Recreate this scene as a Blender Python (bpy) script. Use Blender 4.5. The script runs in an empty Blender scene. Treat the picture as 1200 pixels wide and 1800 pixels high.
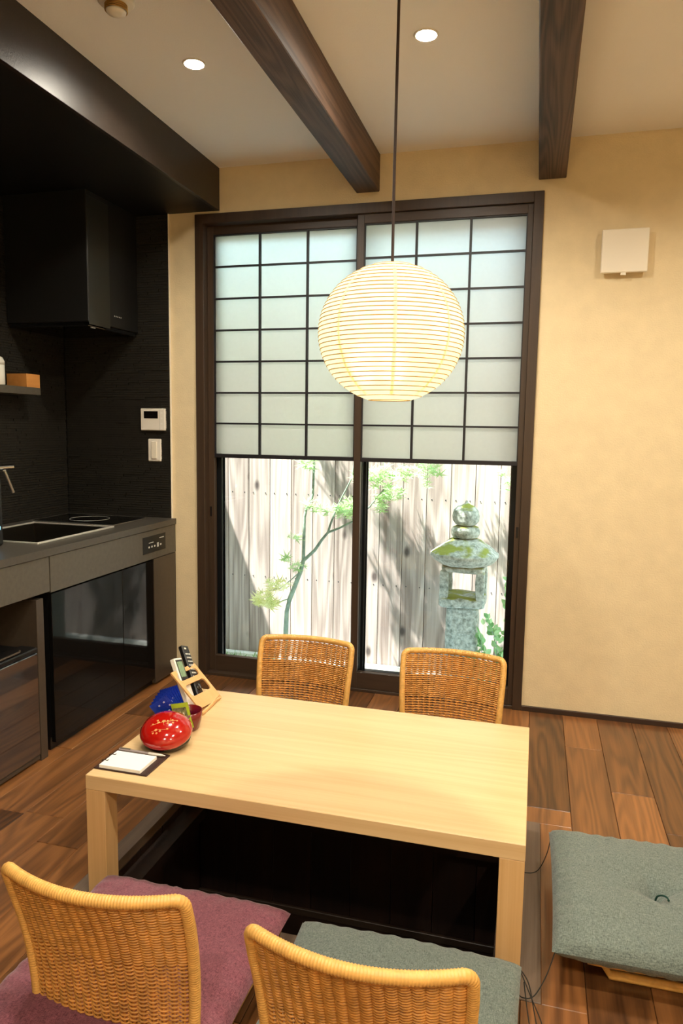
import bpy, math, random
from mathutils import Vector, Matrix, noise
rnd = random.Random(7)
C = bpy.context.scene.collection
S = bpy.context.scene
PI = math.pi

# ------------------------------------------------------------------ camera
YAW, PITCH, ROLL, FPX = math.radians(15.18333), math.radians(-6.63535), math.radians(0.86109), 1257.436
fw = Vector((-math.sin(YAW)*math.cos(PITCH), math.cos(YAW)*math.cos(PITCH), math.sin(PITCH)))
rt = Vector((math.cos(YAW), math.sin(YAW), 0)); up = rt.cross(fw)
rt2 = math.cos(ROLL)*rt + math.sin(ROLL)*up; up2 = -math.sin(ROLL)*rt + math.cos(ROLL)*up
cam_d = bpy.data.cameras.new('camera'); cam = bpy.data.objects.new('camera', cam_d); C.objects.link(cam)
cam_d.sensor_fit = 'VERTICAL'; cam_d.sensor_height = 36; cam_d.lens = FPX*36/1800; cam_d.clip_start = .05
M4 = Matrix(((rt2.x, up2.x, -fw.x, 1.58012), (rt2.y, up2.y, -fw.y, -3.15589), (rt2.z, up2.z, -fw.z, 1.22511), (0, 0, 0, 1)))
cam.matrix_world = M4
S.camera = cam

# ------------------------------------------------------------------ sky, sun, lamps, exposure
S.view_settings.view_transform = 'Standard'; S.view_settings.look = 'None'
S.view_settings.gamma = 1; S.view_settings.use_curve_mapping = False
S.view_settings.exposure = 1.86
w = bpy.data.worlds.new('sky'); S.world = w; w.use_nodes = True
bg = w.node_tree.nodes['Background']; bg.inputs[0].default_value = (.6, .85, 1.0, 1); bg.inputs[1].default_value = 1.75
sun_d = bpy.data.lights.new('sun', 'SUN'); sun = bpy.data.objects.new('sun', sun_d); C.objects.link(sun)
sun_d.energy = 7.5; sun_d.angle = math.radians(.6); sun_d.color = (1, .98, .96)
sun.rotation_euler = Vector((.36, .27, -.93)).to_track_quat('-Z', 'Y').to_euler()
def spot(x, y, z, power, size=168, blend=.8, col=(1, .91, .75), r=.035):
    d = bpy.data.lights.new('downlight_beam', 'SPOT'); o = bpy.data.objects.new('downlight_beam', d); C.objects.link(o)
    d.energy = power; d.spot_size = math.radians(size); d.spot_blend = blend; d.color = col; d.shadow_soft_size = r
    o.location = (x, y, z); return o
spot(.445, -.89, 2.385, 17); spot(1.204, -.884, 2.385, 19)
for (x, y, p) in ((1.0, -2.35, 17), (2.0, -2.3, 20), (2.45, -1.0, 17), (1.3, -3.7, 26), (2.7, -3.6, 26)): spot(x, y, 2.385, p)

# ------------------------------------------------------------------ material helpers
def lin(c):
    return tuple(((v/255)/12.92 if v/255 <= .04045 else ((v/255+.055)/1.055)**2.4) for v in c) + (1,)
def newmat(name):
    m = bpy.data.materials.new(name); m.use_nodes = True
    nt = m.node_tree; return m, nt, nt.nodes['Principled BSDF']
def node(nt, t, **kw):
    n = nt.nodes.new(t)
    for k, v in kw.items(): setattr(n, k, v)
    return n
def plain(name, c, rough=.5, metal=0., bump=0., bscale=40., var=0., vscale=6., spec=.5, coat=0., emit=None, es=0.):
    m, nt, b = newmat(name); b.inputs['Base Color'].default_value = lin(c); b.inputs['Roughness'].default_value = rough
    b.inputs['Metallic'].default_value = metal; b.inputs['Specular IOR Level'].default_value = spec; b.inputs['Coat Weight'].default_value = coat
    if emit: b.inputs['Emission Color'].default_value = lin(emit); b.inputs['Emission Strength'].default_value = es
    L = nt.links.new
    tc = node(nt, 'ShaderNodeTexCoord')
    if var:
        n = node(nt, 'ShaderNodeTexNoise'); n.inputs['Scale'].default_value = vscale; n.inputs['Detail'].default_value = 5
        r = node(nt, 'ShaderNodeValToRGB'); r.color_ramp.elements[0].position = .3; r.color_ramp.elements[1].position = .7
        cc = lin(c); r.color_ramp.elements[0].color = tuple(v*(1-var) for v in cc[:3])+(1,); r.color_ramp.elements[1].color = tuple(min(1, v*(1+var)) for v in cc[:3])+(1,)
        L(tc.outputs['Object'], n.inputs['Vector']); L(n.outputs['Fac'], r.inputs['Fac']); L(r.outputs['Color'], b.inputs['Base Color'])
    if bump:
        n = node(nt, 'ShaderNodeTexNoise'); n.inputs['Scale'].default_value = bscale; n.inputs['Detail'].default_value = 4
        bu = node(nt, 'ShaderNodeBump'); bu.inputs['Strength'].default_value = bump; bu.inputs['Distance'].default_value = .004
        L(tc.outputs['Object'], n.inputs['Vector']); L(n.outputs['Fac'], bu.inputs['Height']); L(bu.outputs['Normal'], b.inputs['Normal'])
    return m
def wood(name, dark, light, axis=1, rough=.4, rings=14., along=.7, across=5., spread=.5, bump=.15, fine=.25, knots=None, coat=0., hue=0.):
    """Grain = contour lines of a noise field stretched along the grain; every object gets its own offset."""
    m, nt, b = newmat(name); L = nt.links.new
    tc = node(nt, 'ShaderNodeTexCoord'); oi = node(nt, 'ShaderNodeObjectInfo')
    mul = node(nt, 'ShaderNodeMath', operation='MULTIPLY'); mul.inputs[1].default_value = 61.
    L(oi.outputs['Random'], mul.inputs[0])
    cmb = node(nt, 'ShaderNodeCombineXYZ')
    for i in range(3): L(mul.outputs[0], cmb.inputs[i])
    add = node(nt, 'ShaderNodeVectorMath', operation='ADD'); L(tc.outputs['Object'], add.inputs[0]); L(cmb.outputs[0], add.inputs[1])
    mp = node(nt, 'ShaderNodeMapping'); s = [across]*3; s[axis] = along; mp.inputs['Scale'].default_value = s
    L(add.outputs[0], mp.inputs['Vector'])
    n1 = node(nt, 'ShaderNodeTexNoise'); n1.inputs['Scale'].default_value = 1.; n1.inputs['Detail'].default_value = 2; n1.inputs['Roughness'].default_value = .45
    L(mp.outputs[0], n1.inputs['Vector'])
    m1 = node(nt, 'ShaderNodeMath', operation='MULTIPLY'); m1.inputs[1].default_value = rings*2*PI; L(n1.outputs['Fac'], m1.inputs[0])
    sn = node(nt, 'ShaderNodeMath', operation='SINE'); L(m1.outputs[0], sn.inputs[0])
    mp2 = node(nt, 'ShaderNodeMapping'); s = [across*28]*3; s[axis] = along*5; mp2.inputs['Scale'].default_value = s; L(add.outputs[0], mp2.inputs['Vector'])
    n2 = node(nt, 'ShaderNodeTexNoise'); n2.inputs['Scale'].default_value = 1.; n2.inputs['Detail'].default_value = 4; L(mp2.outputs[0], n2.inputs['Vector'])
    mp3 = node(nt, 'ShaderNodeMapping'); s = [across*.9]*3; s[axis] = along*.9; mp3.inputs['Scale'].default_value = s; mp3.inputs['Location'].default_value = (7, 3, 5); L(add.outputs[0], mp3.inputs['Vector'])
    n3 = node(nt, 'ShaderNodeTexNoise'); n3.inputs['Scale'].default_value = 1.; n3.inputs['Detail'].default_value = 3; L(mp3.outputs[0], n3.inputs['Vector'])
    # value = .5 + ring*.25*spread + (n2-.5)*fine + (n3-.5)*spread + (rand-.5)*spread*.6
    def ma(a, k, c):
        q = node(nt, 'ShaderNodeMath', operation='MULTIPLY_ADD'); L(a, q.inputs[0]); q.inputs[1].default_value = k
        if isinstance(c, float): q.inputs[2].default_value = c
        else: L(c, q.inputs[2])
        return q.outputs[0]
    v = ma(sn.outputs[0], .16*spread*2, .5 - fine*.5*2 - spread*1.1 - spread*.35)
    v = ma(n2.outputs['Fac'], fine*2, v); v = ma(n3.outputs['Fac'], spread*2.2, v); v = ma(oi.outputs['Random'], spread*.7, v)
    rp = node(nt, 'ShaderNodeValToRGB'); rp.color_ramp.elements[0].color = lin(dark); rp.color_ramp.elements[1].color = lin(light)
    L(v, rp.inputs['Fac']); col = rp.outputs['Color']
    if hue:
        hs = node(nt, 'ShaderNodeHueSaturation'); q = ma(oi.outputs['Random'], hue, 1-hue*.5)
        L(q, hs.inputs['Value']); L(col, hs.inputs['Color']); col = hs.outputs['Color']
    if knots:
        mk = node(nt, 'ShaderNodeMapping'); s = [knots]*3; s[axis] = knots*.55; mk.inputs['Scale'].default_value = s; L(add.outputs[0], mk.inputs['Vector'])
        vo = node(nt, 'ShaderNodeTexVoronoi'); vo.inputs['Scale'].default_value = 1.; L(mk.outputs[0], vo.inputs['Vector'])
        kr = node(nt, 'ShaderNodeValToRGB'); kr.color_ramp.elements[0].position = .05; kr.color_ramp.elements[1].position = .13
        kr.color_ramp.elements[0].color = (.22, .2, .2, 1); kr.color_ramp.elements[1].color = (1, 1, 1, 1); L(vo.outputs['Distance'], kr.inputs['Fac'])
        mx = node(nt, 'ShaderNodeMixRGB', blend_type='MULTIPLY'); mx.inputs[0].default_value = 1; L(col, mx.inputs[1]); L(kr.outputs['Color'], mx.inputs[2]); col = mx.outputs[0]
    L(col, b.inputs['Base Color']); b.inputs['Roughness'].default_value = rough; b.inputs['Coat Weight'].default_value = coat; b.inputs['Coat Roughness'].default_value = .15
    if bump:
        bu = node(nt, 'ShaderNodeBump'); bu.inputs['Strength'].default_value = bump; bu.inputs['Distance'].default_value = .002
        L(n2.outputs['Fac'], bu.inputs['Height']); L(bu.outputs['Normal'], b.inputs['Normal'])
    return m
def fabric(name, c1, c2):
    m, nt, b = newmat(name); L = nt.links.new; tc = node(nt, 'ShaderNodeTexCoord'); fac = []
    for k in range(2):
        mp = node(nt, 'ShaderNodeMapping'); mp.inputs['Scale'].default_value = (130, 900, 300) if k else (900, 130, 300); L(tc.outputs['Object'], mp.inputs['Vector'])
        n = node(nt, 'ShaderNodeTexNoise'); n.inputs['Scale'].default_value = 1; n.inputs['Detail'].default_value = 2; L(mp.outputs[0], n.inputs['Vector']); fac.append(n.outputs['Fac'])
    a = node(nt, 'ShaderNodeMath', operation='ADD'); L(fac[0], a.inputs[0]); L(fac[1], a.inputs[1])
    h = node(nt, 'ShaderNodeMath', operation='MULTIPLY'); h.inputs[1].default_value = .5; L(a.outputs[0], h.inputs[0])
    r = node(nt, 'ShaderNodeValToRGB'); r.color_ramp.elements[0].position = .36; r.color_ramp.elements[1].position = .64
    r.color_ramp.elements[0].color = lin(c1); r.color_ramp.elements[1].color = lin(c2); L(h.outputs[0], r.inputs['Fac']); L(r.outputs['Color'], b.inputs['Base Color'])
    b.inputs['Roughness'].default_value = .9; b.inputs['Specular IOR Level'].default_value = .15; b.inputs['Sheen Weight'].default_value = .2
    bu = node(nt, 'ShaderNodeBump'); bu.inputs['Strength'].default_value = .35; bu.inputs['Distance'].default_value = .0015; L(h.outputs[0], bu.inputs['Height']); L(bu.outputs['Normal'], b.inputs['Normal'])
    return m
def paper(name, c, trans=.5):
    m, nt, b = newmat(name); L = nt.links.new; nt.nodes.remove(b); out = nt.nodes['Material Output']
    tc = node(nt, 'ShaderNodeTexCoord'); n = node(nt, 'ShaderNodeTexNoise'); n.inputs['Scale'].default_value = 60; n.inputs['Detail'].default_value = 5; L(tc.outputs['Object'], n.inputs['Vector'])
    r = node(nt, 'ShaderNodeValToRGB'); cc = lin(c); r.color_ramp.elements[0].color = tuple(v*.95 for v in cc[:3])+(1,); r.color_ramp.elements[1].color = cc; L(n.outputs['Fac'], r.inputs['Fac'])
    d = node(nt, 'ShaderNodeBsdfDiffuse'); t = node(nt, 'ShaderNodeBsdfTranslucent'); mx = node(nt, 'ShaderNodeMixShader'); mx.inputs[0].default_value = trans
    L(r.outputs['Color'], d.inputs[0]); L(r.outputs['Color'], t.inputs[0]); L(d.outputs[0], mx.inputs[1]); L(t.outputs[0], mx.inputs[2]); L(mx.outputs[0], out.inputs[0])
    return m
def leafmat(name, c, c2, t=.45):
    m, nt, b = newmat(name); L = nt.links.new; nt.nodes.remove(b); out = nt.nodes['Material Output']
    oi = node(nt, 'ShaderNodeObjectInfo'); r = node(nt, 'ShaderNodeValToRGB'); r.color_ramp.elements[0].color = lin(c); r.color_ramp.elements[1].color = lin(c2); L(oi.outputs['Random'], r.inputs['Fac'])
    d = node(nt, 'ShaderNodeBsdfDiffuse'); tr = node(nt, 'ShaderNodeBsdfTranslucent'); mx = node(nt, 'ShaderNodeMixShader'); mx.inputs[0].default_value = t
    L(r.outputs['Color'], d.inputs[0]); L(r.outputs['Color'], tr.inputs[0]); L(d.outputs[0], mx.inputs[1]); L(tr.outputs[0], mx.inputs[2]); L(mx.outputs[0], out.inputs[0])
    return m
def glassmat(name):
    m, nt, b = newmat(name); L = nt.links.new; nt.nodes.remove(b); out = nt.nodes['Material Output']
    t = node(nt, 'ShaderNodeBsdfTransparent'); t.inputs[0].default_value = (.96, .985, .98, 1); g = node(nt, 'ShaderNodeBsdfGlossy'); g.inputs['Roughness'].default_value = 0.02
    f = node(nt, 'ShaderNodeFresnel'); f.inputs[0].default_value = 1.45; mx = node(nt, 'ShaderNodeMixShader'); L(f.outputs[0], mx.inputs[0]); L(t.outputs[0], mx.inputs[1]); L(g.outputs[0], mx.inputs[2]); L(mx.outputs[0], out.inputs[0])
    return m
def stone(name):
    m, nt, b = newmat(name); L = nt.links.new; tc = node(nt, 'ShaderNodeTexCoord'); geo = node(nt, 'ShaderNodeNewGeometry')
    n = node(nt, 'ShaderNodeTexNoise'); n.inputs['Scale'].default_value = 45; n.inputs['Detail'].default_value = 6; n.inputs['Roughness'].default_value = .7; L(tc.outputs['Object'], n.inputs['Vector'])
    r = node(nt, 'ShaderNodeValToRGB'); r.color_ramp.elements[0].position = .32; r.color_ramp.elements[1].position = .68; r.color_ramp.elements[0].color = lin((96, 106, 94)); r.color_ramp.elements[1].color = lin((200, 202, 190)); L(n.outputs['Fac'], r.inputs['Fac'])
    n2 = node(nt, 'ShaderNodeTexNoise'); n2.inputs['Scale'].default_value = 11; n2.inputs['Detail'].default_value = 4; L(tc.outputs['Object'], n2.inputs['Vector'])
    sep = node(nt, 'ShaderNodeSeparateXYZ'); L(geo.outputs['Normal'], sep.inputs[0])
    ml = node(nt, 'ShaderNodeMath', operation='MULTIPLY_ADD'); L(sep.outputs['Z'], ml.inputs[0]); ml.inputs[1].default_value = .35; L(n2.outputs['Fac'], ml.inputs[2])
    mr = node(nt, 'ShaderNodeValToRGB'); mr.color_ramp.elements[0].position = .75; mr.color_ramp.elements[1].position = .87; L(ml.outputs[0], mr.inputs['Fac'])
    mx = node(nt, 'ShaderNodeMixRGB'); L(mr.outputs['Color'], mx.inputs[0]); L(r.outputs['Color'], mx.inputs[1]); mx.inputs[2].default_value = lin((132, 138, 56)); L(mx.outputs[0], b.inputs['Base Color'])
    b.inputs['Roughness'].default_value = .95; bu = node(nt, 'ShaderNodeBump'); bu.inputs['Strength'].default_value = .8; bu.inputs['Distance'].default_value = .006; L(n.outputs['Fac'], bu.inputs['Height']); L(bu.outputs['Normal'], b.inputs['Normal'])
    return m

M = dict(
    plaster=plain('beige_plaster', (226, 208, 170), .9, bump=.35, bscale=160, var=.04, vscale=14, spec=.2),
    ceiling=plain('ceiling_paper', (242, 240, 238), .9, bump=.15, bscale=220, spec=.2),
    beam=wood('beam_wood', (30, 21, 17), (118, 90, 72), axis=1, rough=.6, rings=14, across=9, along=.6, spread=.5, fine=.3, bump=.4),
    frame=wood('dark_brown_wood', (42, 31, 23), (74, 57, 43), axis=2, rough=.42, rings=6, across=16, along=.8, spread=.25, fine=.25, bump=.2),
    frameh=wood('dark_brown_wood_across', (42, 31, 23), (74, 57, 43), axis=0, rough=.42, rings=6, across=16, along=.8, spread=.25, fine=.25, bump=.2),
    walnut=wood('walnut_boards', (50, 29, 17), (152, 100, 56), axis=1, rough=.3, rings=15, across=6.5, along=.75, spread=.46, fine=.24, bump=.12, hue=.5, coat=.25),
    oak=wood('light_oak', (198, 160, 108), (226, 196, 148), axis=0, rough=.34, rings=10, across=7, along=.5, spread=.32, fine=.25, bump=.08, coat=.15),
    oakv=wood('light_oak_upright', (198, 154, 98), (224, 186, 132), axis=2, rough=.36, rings=7, across=12, along=.6, spread=.3, fine=.25, bump=.08),
    pitframe=wood('grey_brown_edge_wood', (78, 62, 50), (122, 104, 88), axis=1, rough=.5, rings=6, across=16, along=.8, spread=.3, fine=.35, bump=.2),
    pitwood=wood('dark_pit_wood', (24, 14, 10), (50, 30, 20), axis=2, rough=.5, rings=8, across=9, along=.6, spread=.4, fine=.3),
    soffit=plain('soffit_brown', (42, 33, 27), .4, var=.12, vscale=30, bump=.08, bscale=200),
    blackpanel=plain('black_panel', (9, 8, 8), .5),
    tile=plain('charcoal_strip_tile', (25, 22, 15), .6, var=.25, vscale=25, bump=.4, bscale=120),
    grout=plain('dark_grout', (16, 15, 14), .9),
    counter=plain('charcoal_stone_laminate', (72, 67, 60), .38, var=.1, vscale=90, bump=.05, bscale=250),
    apron=plain('grey_laminate', (82, 77, 68), .42, var=.12, vscale=60),
    endpanel=plain('brown_grey_panel', (70, 60, 50), .35, var=.1, vscale=50),
    gloss=plain('gloss_black_door', (16, 15, 14), .045, spec=.3),
    fridgeglass=plain('mirror_grey_door', (150, 154, 162), .05, metal=.95),
    steel=plain('brushed_steel', (205, 200, 190), .38, metal=1.),
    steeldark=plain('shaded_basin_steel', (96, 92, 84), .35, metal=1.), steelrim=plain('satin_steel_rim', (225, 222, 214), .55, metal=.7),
    chrome=plain('chrome', (215, 225, 235), .1, metal=1.),
    black=plain('black_plastic', (14, 14, 15), .35), blackg=plain('black_glass', (8, 8, 9), .05, spec=.8),
    hood=plain('black_hood_metal', (5, 5, 5), .6), hoodlit=plain('hood_lit_tone', (24, 23, 17), .4),
    white=plain('white_plastic', (232, 226, 214), .4), offw=plain('warm_white_plastic', (236, 228, 210), .5),
    alu=plain('dark_aluminium', (34, 38, 42), .35, metal=.6),
    bar=plain('lattice_dark', (22, 20, 26), .5),
    shoji=paper('shoji_paper', (250, 254, 254), .88), lantern=paper('lantern_paper', (255, 248, 216), .55),
    rib=plain('bamboo_rib', (176, 140, 70), .6),
    glass=glassmat('clear_glass'),
    fence=wood('cedar_fence_board', (96, 78, 68), (206, 190, 178), axis=2, rough=.85, rings=9, across=8, along=.55, spread=.42, fine=.3, bump=.5, knots=5.2),
    stone=stone('lichen_stone'), gravel=plain('white_gravel', (206, 204, 196), .95, bump=1., bscale=60, var=.25, vscale=70),
    gardenwall=plain('garden_render', (170, 165, 155), .9, bump=.3),
    maple=leafmat('maple_leaf', (168, 204, 140), (216, 234, 190), .5), maplel=leafmat('pale_maple_leaf', (214, 220, 150), (240, 240, 196), .5), bark=plain('green_grey_bark', (134, 150, 130), .9, bump=.6, bscale=80, var=.25, vscale=30),
    shrubleaf=leafmat('shrub_leaf', (120, 172, 112), (190, 222, 170), .3), grass=leafmat('grass_green', (90, 140, 70), (140, 180, 100), .3),
    rattan=plain('rattan_cane', (198, 138, 66), .42, var=.25, vscale=45, bump=.2, bscale=300), rattanrim=plain('rattan_rim_cane', (222, 170, 92), .38, var=.14, vscale=60),
    greyc=fabric('grey_green_linen', (72, 82, 78), (124, 134, 126)), purplec=fabric('plum_linen', (92, 48, 60), (146, 90, 100)),
    thread=plain('dark_green_thread', (14, 62, 52), .8), cord=plain('dark_cord', (34, 34, 28), .8), lampcord=plain('brown_cord', (58, 44, 40), .7),
    red=plain('red_lacquer', (165, 20, 12), .12, coat=.8), redd=plain('dark_red_lacquer', (104, 16, 18), .25, coat=.4), blacklac=plain('black_lacquer', (20, 12, 10), .25), gold=plain('gold_paint', (232, 178, 112), .35, metal=.4),
    blue=plain('blue_foil', (34, 66, 190), .22, metal=.5, bump=.5, bscale=90), green=plain('lime_foil', (172, 196, 52), .35), photo=plain('sachet_print', (128, 134, 96), .35, var=.7, vscale=110), bluep=plain('silver_print', (205, 208, 226), .3, metal=.3),
    leather=plain('brown_leather', (50, 28, 22), .5, bump=.2, bscale=200), paperw=plain('white_paper', (238, 234, 226), .8), pinksilver=plain('silver_pen', (206, 190, 186), .3, metal=.5),
    ply=wood('bent_plywood', (204, 150, 88), (230, 186, 128), axis=2, rough=.35, rings=5, across=14, along=2, spread=.25, fine=.2, bump=.05),
    lcd=plain('lcd_green', (122, 150, 116), .25, var=.2, vscale=80), button=plain('grey_button', (196, 196, 190), .5), redb=plain('red_button', (190, 60, 60), .5),
    boxwood=wood('orange_box_wood', (186, 120, 56), (222, 160, 88), axis=1, rough=.5, rings=5, across=12, along=2, spread=.3, fine=.2), jar=plain('white_ceramic', (226, 224, 214), .25),
    baseb=plain('dark_baseboard', (52, 34, 24), .45), lampglow=plain('lamp_glow', (255, 250, 240), .5, emit=(255, 248, 235), es=30.), bulb=plain('bulb_glow', (255, 240, 200), .5, emit=(255, 244, 220), es=13.),
    goldcoil=plain('brass_coil', (190, 150, 80), .35, metal=.8), bluelight=plain('blue_indicator', (120, 190, 230), .4, emit=(120, 190, 230), es=.7),
)
M['paintmark'] = M['button']

# ------------------------------------------------------------------ mesh helpers
class MB:
    def __init__(s): s.v = []; s.f = []; s.sm = []
    def add(s, vs, fs, smooth=False):
        o = len(s.v); s.v += [tuple(p) for p in vs]; s.f += [tuple(i+o for i in f) for f in fs]; s.sm += [smooth]*len(fs); return s
    def box(s, x0, y0, z0, x1, y1, z1, m=None, ch=0.):
        if ch: return s.chbox(x0, y0, z0, x1, y1, z1, ch, m)
        v = [Vector((x, y, z)) for z in (z0, z1) for y in (y0, y1) for x in (x0, x1)]
        if m: v = [m @ p for p in v]
        return s.add(v, [(0, 2, 3, 1), (4, 5, 7, 6), (0, 1, 5, 4), (2, 6, 7, 3), (0, 4, 6, 2), (1, 3, 7, 5)])
    def chbox(s, x0, y0, z0, x1, y1, z1, c, m=None):
        # box with chamfered edges
        lo = (x0, y0, z0); hi = (x1, y1, z1); v = []; idx = {}
        for sx in (0, 1):
            for sy in (0, 1):
                for sz in (0, 1):
                    sg = (sx, sy, sz)
                    for a in range(3):
                        p = [0, 0, 0]
                        for k in range(3):
                            base = hi[k] if sg[k] else lo[k]
                            p[k] = base if k == a else base + (-c if sg[k] else c)
                        idx[(sg, a)] = len(v); v.append(Vector(p))
        f = []
        for a in range(3):
            b, d = (a+1) % 3, (a+2) % 3
            for sa in (0, 1):
                q = []
                for (sb, sd) in ((0, 0), (1, 0), (1, 1), (0, 1)):
                    sg = [0]*3; sg[a] = sa; sg[b] = sb; sg[d] = sd; q.append(idx[(tuple(sg), a)])
                f.append(q if sa else q[::-1])
            for sb in (0, 1):
                for sd in (0, 1):
                    g0 = [0]*3; g1 = [0]*3; g0[b] = g1[b] = sb; g0[d] = g1[d] = sd; g0[a] = 0; g1[a] = 1; g0 = tuple(g0); g1 = tuple(g1)
                    q = [idx[(g0, b)], idx[(g1, b)], idx[(g1, d)], idx[(g0, d)]]
                    f.append(q if (sb == sd) == False else q[::-1])
        for sg in [(x, y, z) for x in (0, 1) for y in (0, 1) for z in (0, 1)]:
            q = [idx[(sg, 0)], idx[(sg, 1)], idx[(sg, 2)]]; f.append(q if sum(sg) % 2 else q[::-1])
        if m: v = [m @ p for p in v]
        return s.add(v, f)
    def tube(s, path, r, seg=8, cap=True, closed=False, smooth=True, flat=1.):
        path = [Vector(p) for p in path]; n = len(path); rr = r if isinstance(r, (list, tuple)) else [r]*n
        vs = []; prev = None
        for i, p in enumerate(path):
            if closed: t = path[(i+1) % n]-path[i-1]
            else: t = path[min(i+1, n-1)]-path[max(i-1, 0)]
            t = t.normalized() if t.length > 1e-9 else Vector((0, 0, 1))
            if prev is None:
                a = Vector((0, 0, 1)) if abs(t.z) < .9 else Vector((1, 0, 0)); u = t.cross(a).normalized()
            else: u = (prev - t*prev.dot(t)).normalized()
            prev = u; w_ = t.cross(u)
            for k in range(seg):
                a = 2*PI*k/seg; vs.append(p + u*math.cos(a)*rr[i] + w_*math.sin(a)*rr[i]*flat)
        fs = []
        for i in range(n if closed else n-1):
            j = (i+1) % n
            for k in range(seg): fs.append((i*seg+k, i*seg+(k+1) % seg, j*seg+(k+1) % seg, j*seg+k))
        s.add(vs, fs, smooth)
        if cap and not closed: s.add(vs[:seg], [tuple(range(seg))[::-1]]); s.add(vs[-seg:], [tuple(range(seg))])
        return s
    def lathe(s, prof, seg=24, c=(0, 0, 0), smooth=True, sq=0., ph=0., m=None):
        vs = []; fs = []; n = len(prof)
        for (r, z) in prof:
            for k in range(seg):
                a = 2*PI*k/seg + ph; ca, sa = math.cos(a), math.sin(a); q = 1.
                if sq: q = 1/((abs(ca)**sq+abs(sa)**sq)**(1/sq))
                p = Vector((c[0]+r*q*ca, c[1]+r*q*sa, c[2]+z)); vs.append(m @ p if m else p)
        for i in range(n-1):
            for k in range(seg): fs.append((i*seg+k, i*seg+(k+1) % seg, (i+1)*seg+(k+1) % seg, (i+1)*seg+k))
        if prof[0][0] > 1e-6: fs.append(tuple(range(seg))[::-1])
        if prof[-1][0] > 1e-6: fs.append(tuple((n-1)*seg+k for k in range(seg)))
        return s.add(vs, fs, smooth)
    def prism(s, poly, h, m):
        """poly in local xy, extruded 0..h in local z, placed by matrix m"""
        n = len(poly); vs = [m @ Vector((x, y, 0)) for x, y in poly]+[m @ Vector((x, y, h)) for x, y in poly]
        return s.add(vs, [tuple(range(n))[::-1], tuple(range(n, 2*n))]+[(i, (i+1) % n, n+(i+1) % n, n+i) for i in range(n)])
    def build(s, name, mat, parent=None, kind=None, label=None, smooth=None):
        off = Vector((0, 0, 0))
        if parent is not None:
            q = parent
            while q is not None: off += q.location; q = q.parent
        me = bpy.data.meshes.new(name); me.from_pydata([(p[0]-off.x, p[1]-off.y, p[2]-off.z) for p in s.v], [], s.f)
        me.polygons.foreach_set('use_smooth', [bool(x) if smooth is None else smooth for x in s.sm]); me.materials.append(mat if not isinstance(mat, str) else M[mat]); me.update()
        o = bpy.data.objects.new(name, me); C.objects.link(o); o.parent = parent
        if kind: o['kind'] = kind
        if label: o['label'] = label
        return o
def B(x0, y0, z0, x1, y1, z1, ch=0.): return MB().box(x0, y0, z0, x1, y1, z1, ch=ch)
def tag(o, label, cat, group=None, kind=None):
    o['label'] = label; o['category'] = cat
    if group: o['group'] = group
    if kind: o['kind'] = kind
    return o
def thing(name, loc, label, cat, group=None):
    o = bpy.data.objects.new(name, None); C.objects.link(o); o.location = loc; o.empty_display_size = .05; return tag(o, label, cat, group)
def copy_tree(o, parent=None):
    c = o.copy(); C.objects.link(c); c.parent = parent
    for ch in list(o.children): copy_tree(ch, c)
    return c
def frame_m(o, x, y, z):
    """matrix with origin o and axes x, y, z"""
    x, y, z = Vector(x).normalized(), Vector(y).normalized(), Vector(z).normalized(); o = Vector(o)
    return Matrix(((x.x, y.x, z.x, o.x), (x.y, y.y, z.y, o.y), (x.z, y.z, z.z, o.z), (0, 0, 0, 1)))
def smoothpath(p, n=8):
    p = [Vector(q) for q in p]; out = []
    for i in range(len(p)-1):
        a, b_, c_, d_ = p[max(i-1, 0)], p[i], p[i+1], p[min(i+2, len(p)-1)]
        for k in range(n):
            t = k/n; out.append(.5*((2*b_)+(c_-a)*t+(2*a-5*b_+4*c_-d_)*t*t+(3*b_-a-3*c_+d_)*t*t*t))
    return out+[p[-1]]
def smoothall(o):
    o.data.polygons.foreach_set('use_smooth', [True]*len(o.data.polygons))

# ================================================================== SETTING
WW, WH, HC = 1.5619, 2.2, 2.4
XL, XR, YN = -.73, 3.3, -4.3
KX = -.1165
wb = MB(); wb.box(XL-.1, 0, -.02, 0, .15, HC+.12).box(WW, 0, -.02, XR+.1, .15, HC+.12).box(0, 0, WH, WW, .15, HC+.12)
wb.build('wall_back', 'plaster', kind='structure')
B(XR, YN, -.02, XR+.1, 0, HC).build('wall_right', 'plaster', kind='structure')
B(XL-.1, YN, -.02, XL, 0, HC).build('wall_left', 'grout', kind='structure')
B(XL-.1, YN-.1, -.02, XR+.1, YN, HC+.12).build('wall_front', 'plaster', kind='structure')
B(XL-.1, YN, HC, XR+.1, 0, HC+.12).build('ceiling', 'ceiling', kind='structure')
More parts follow.
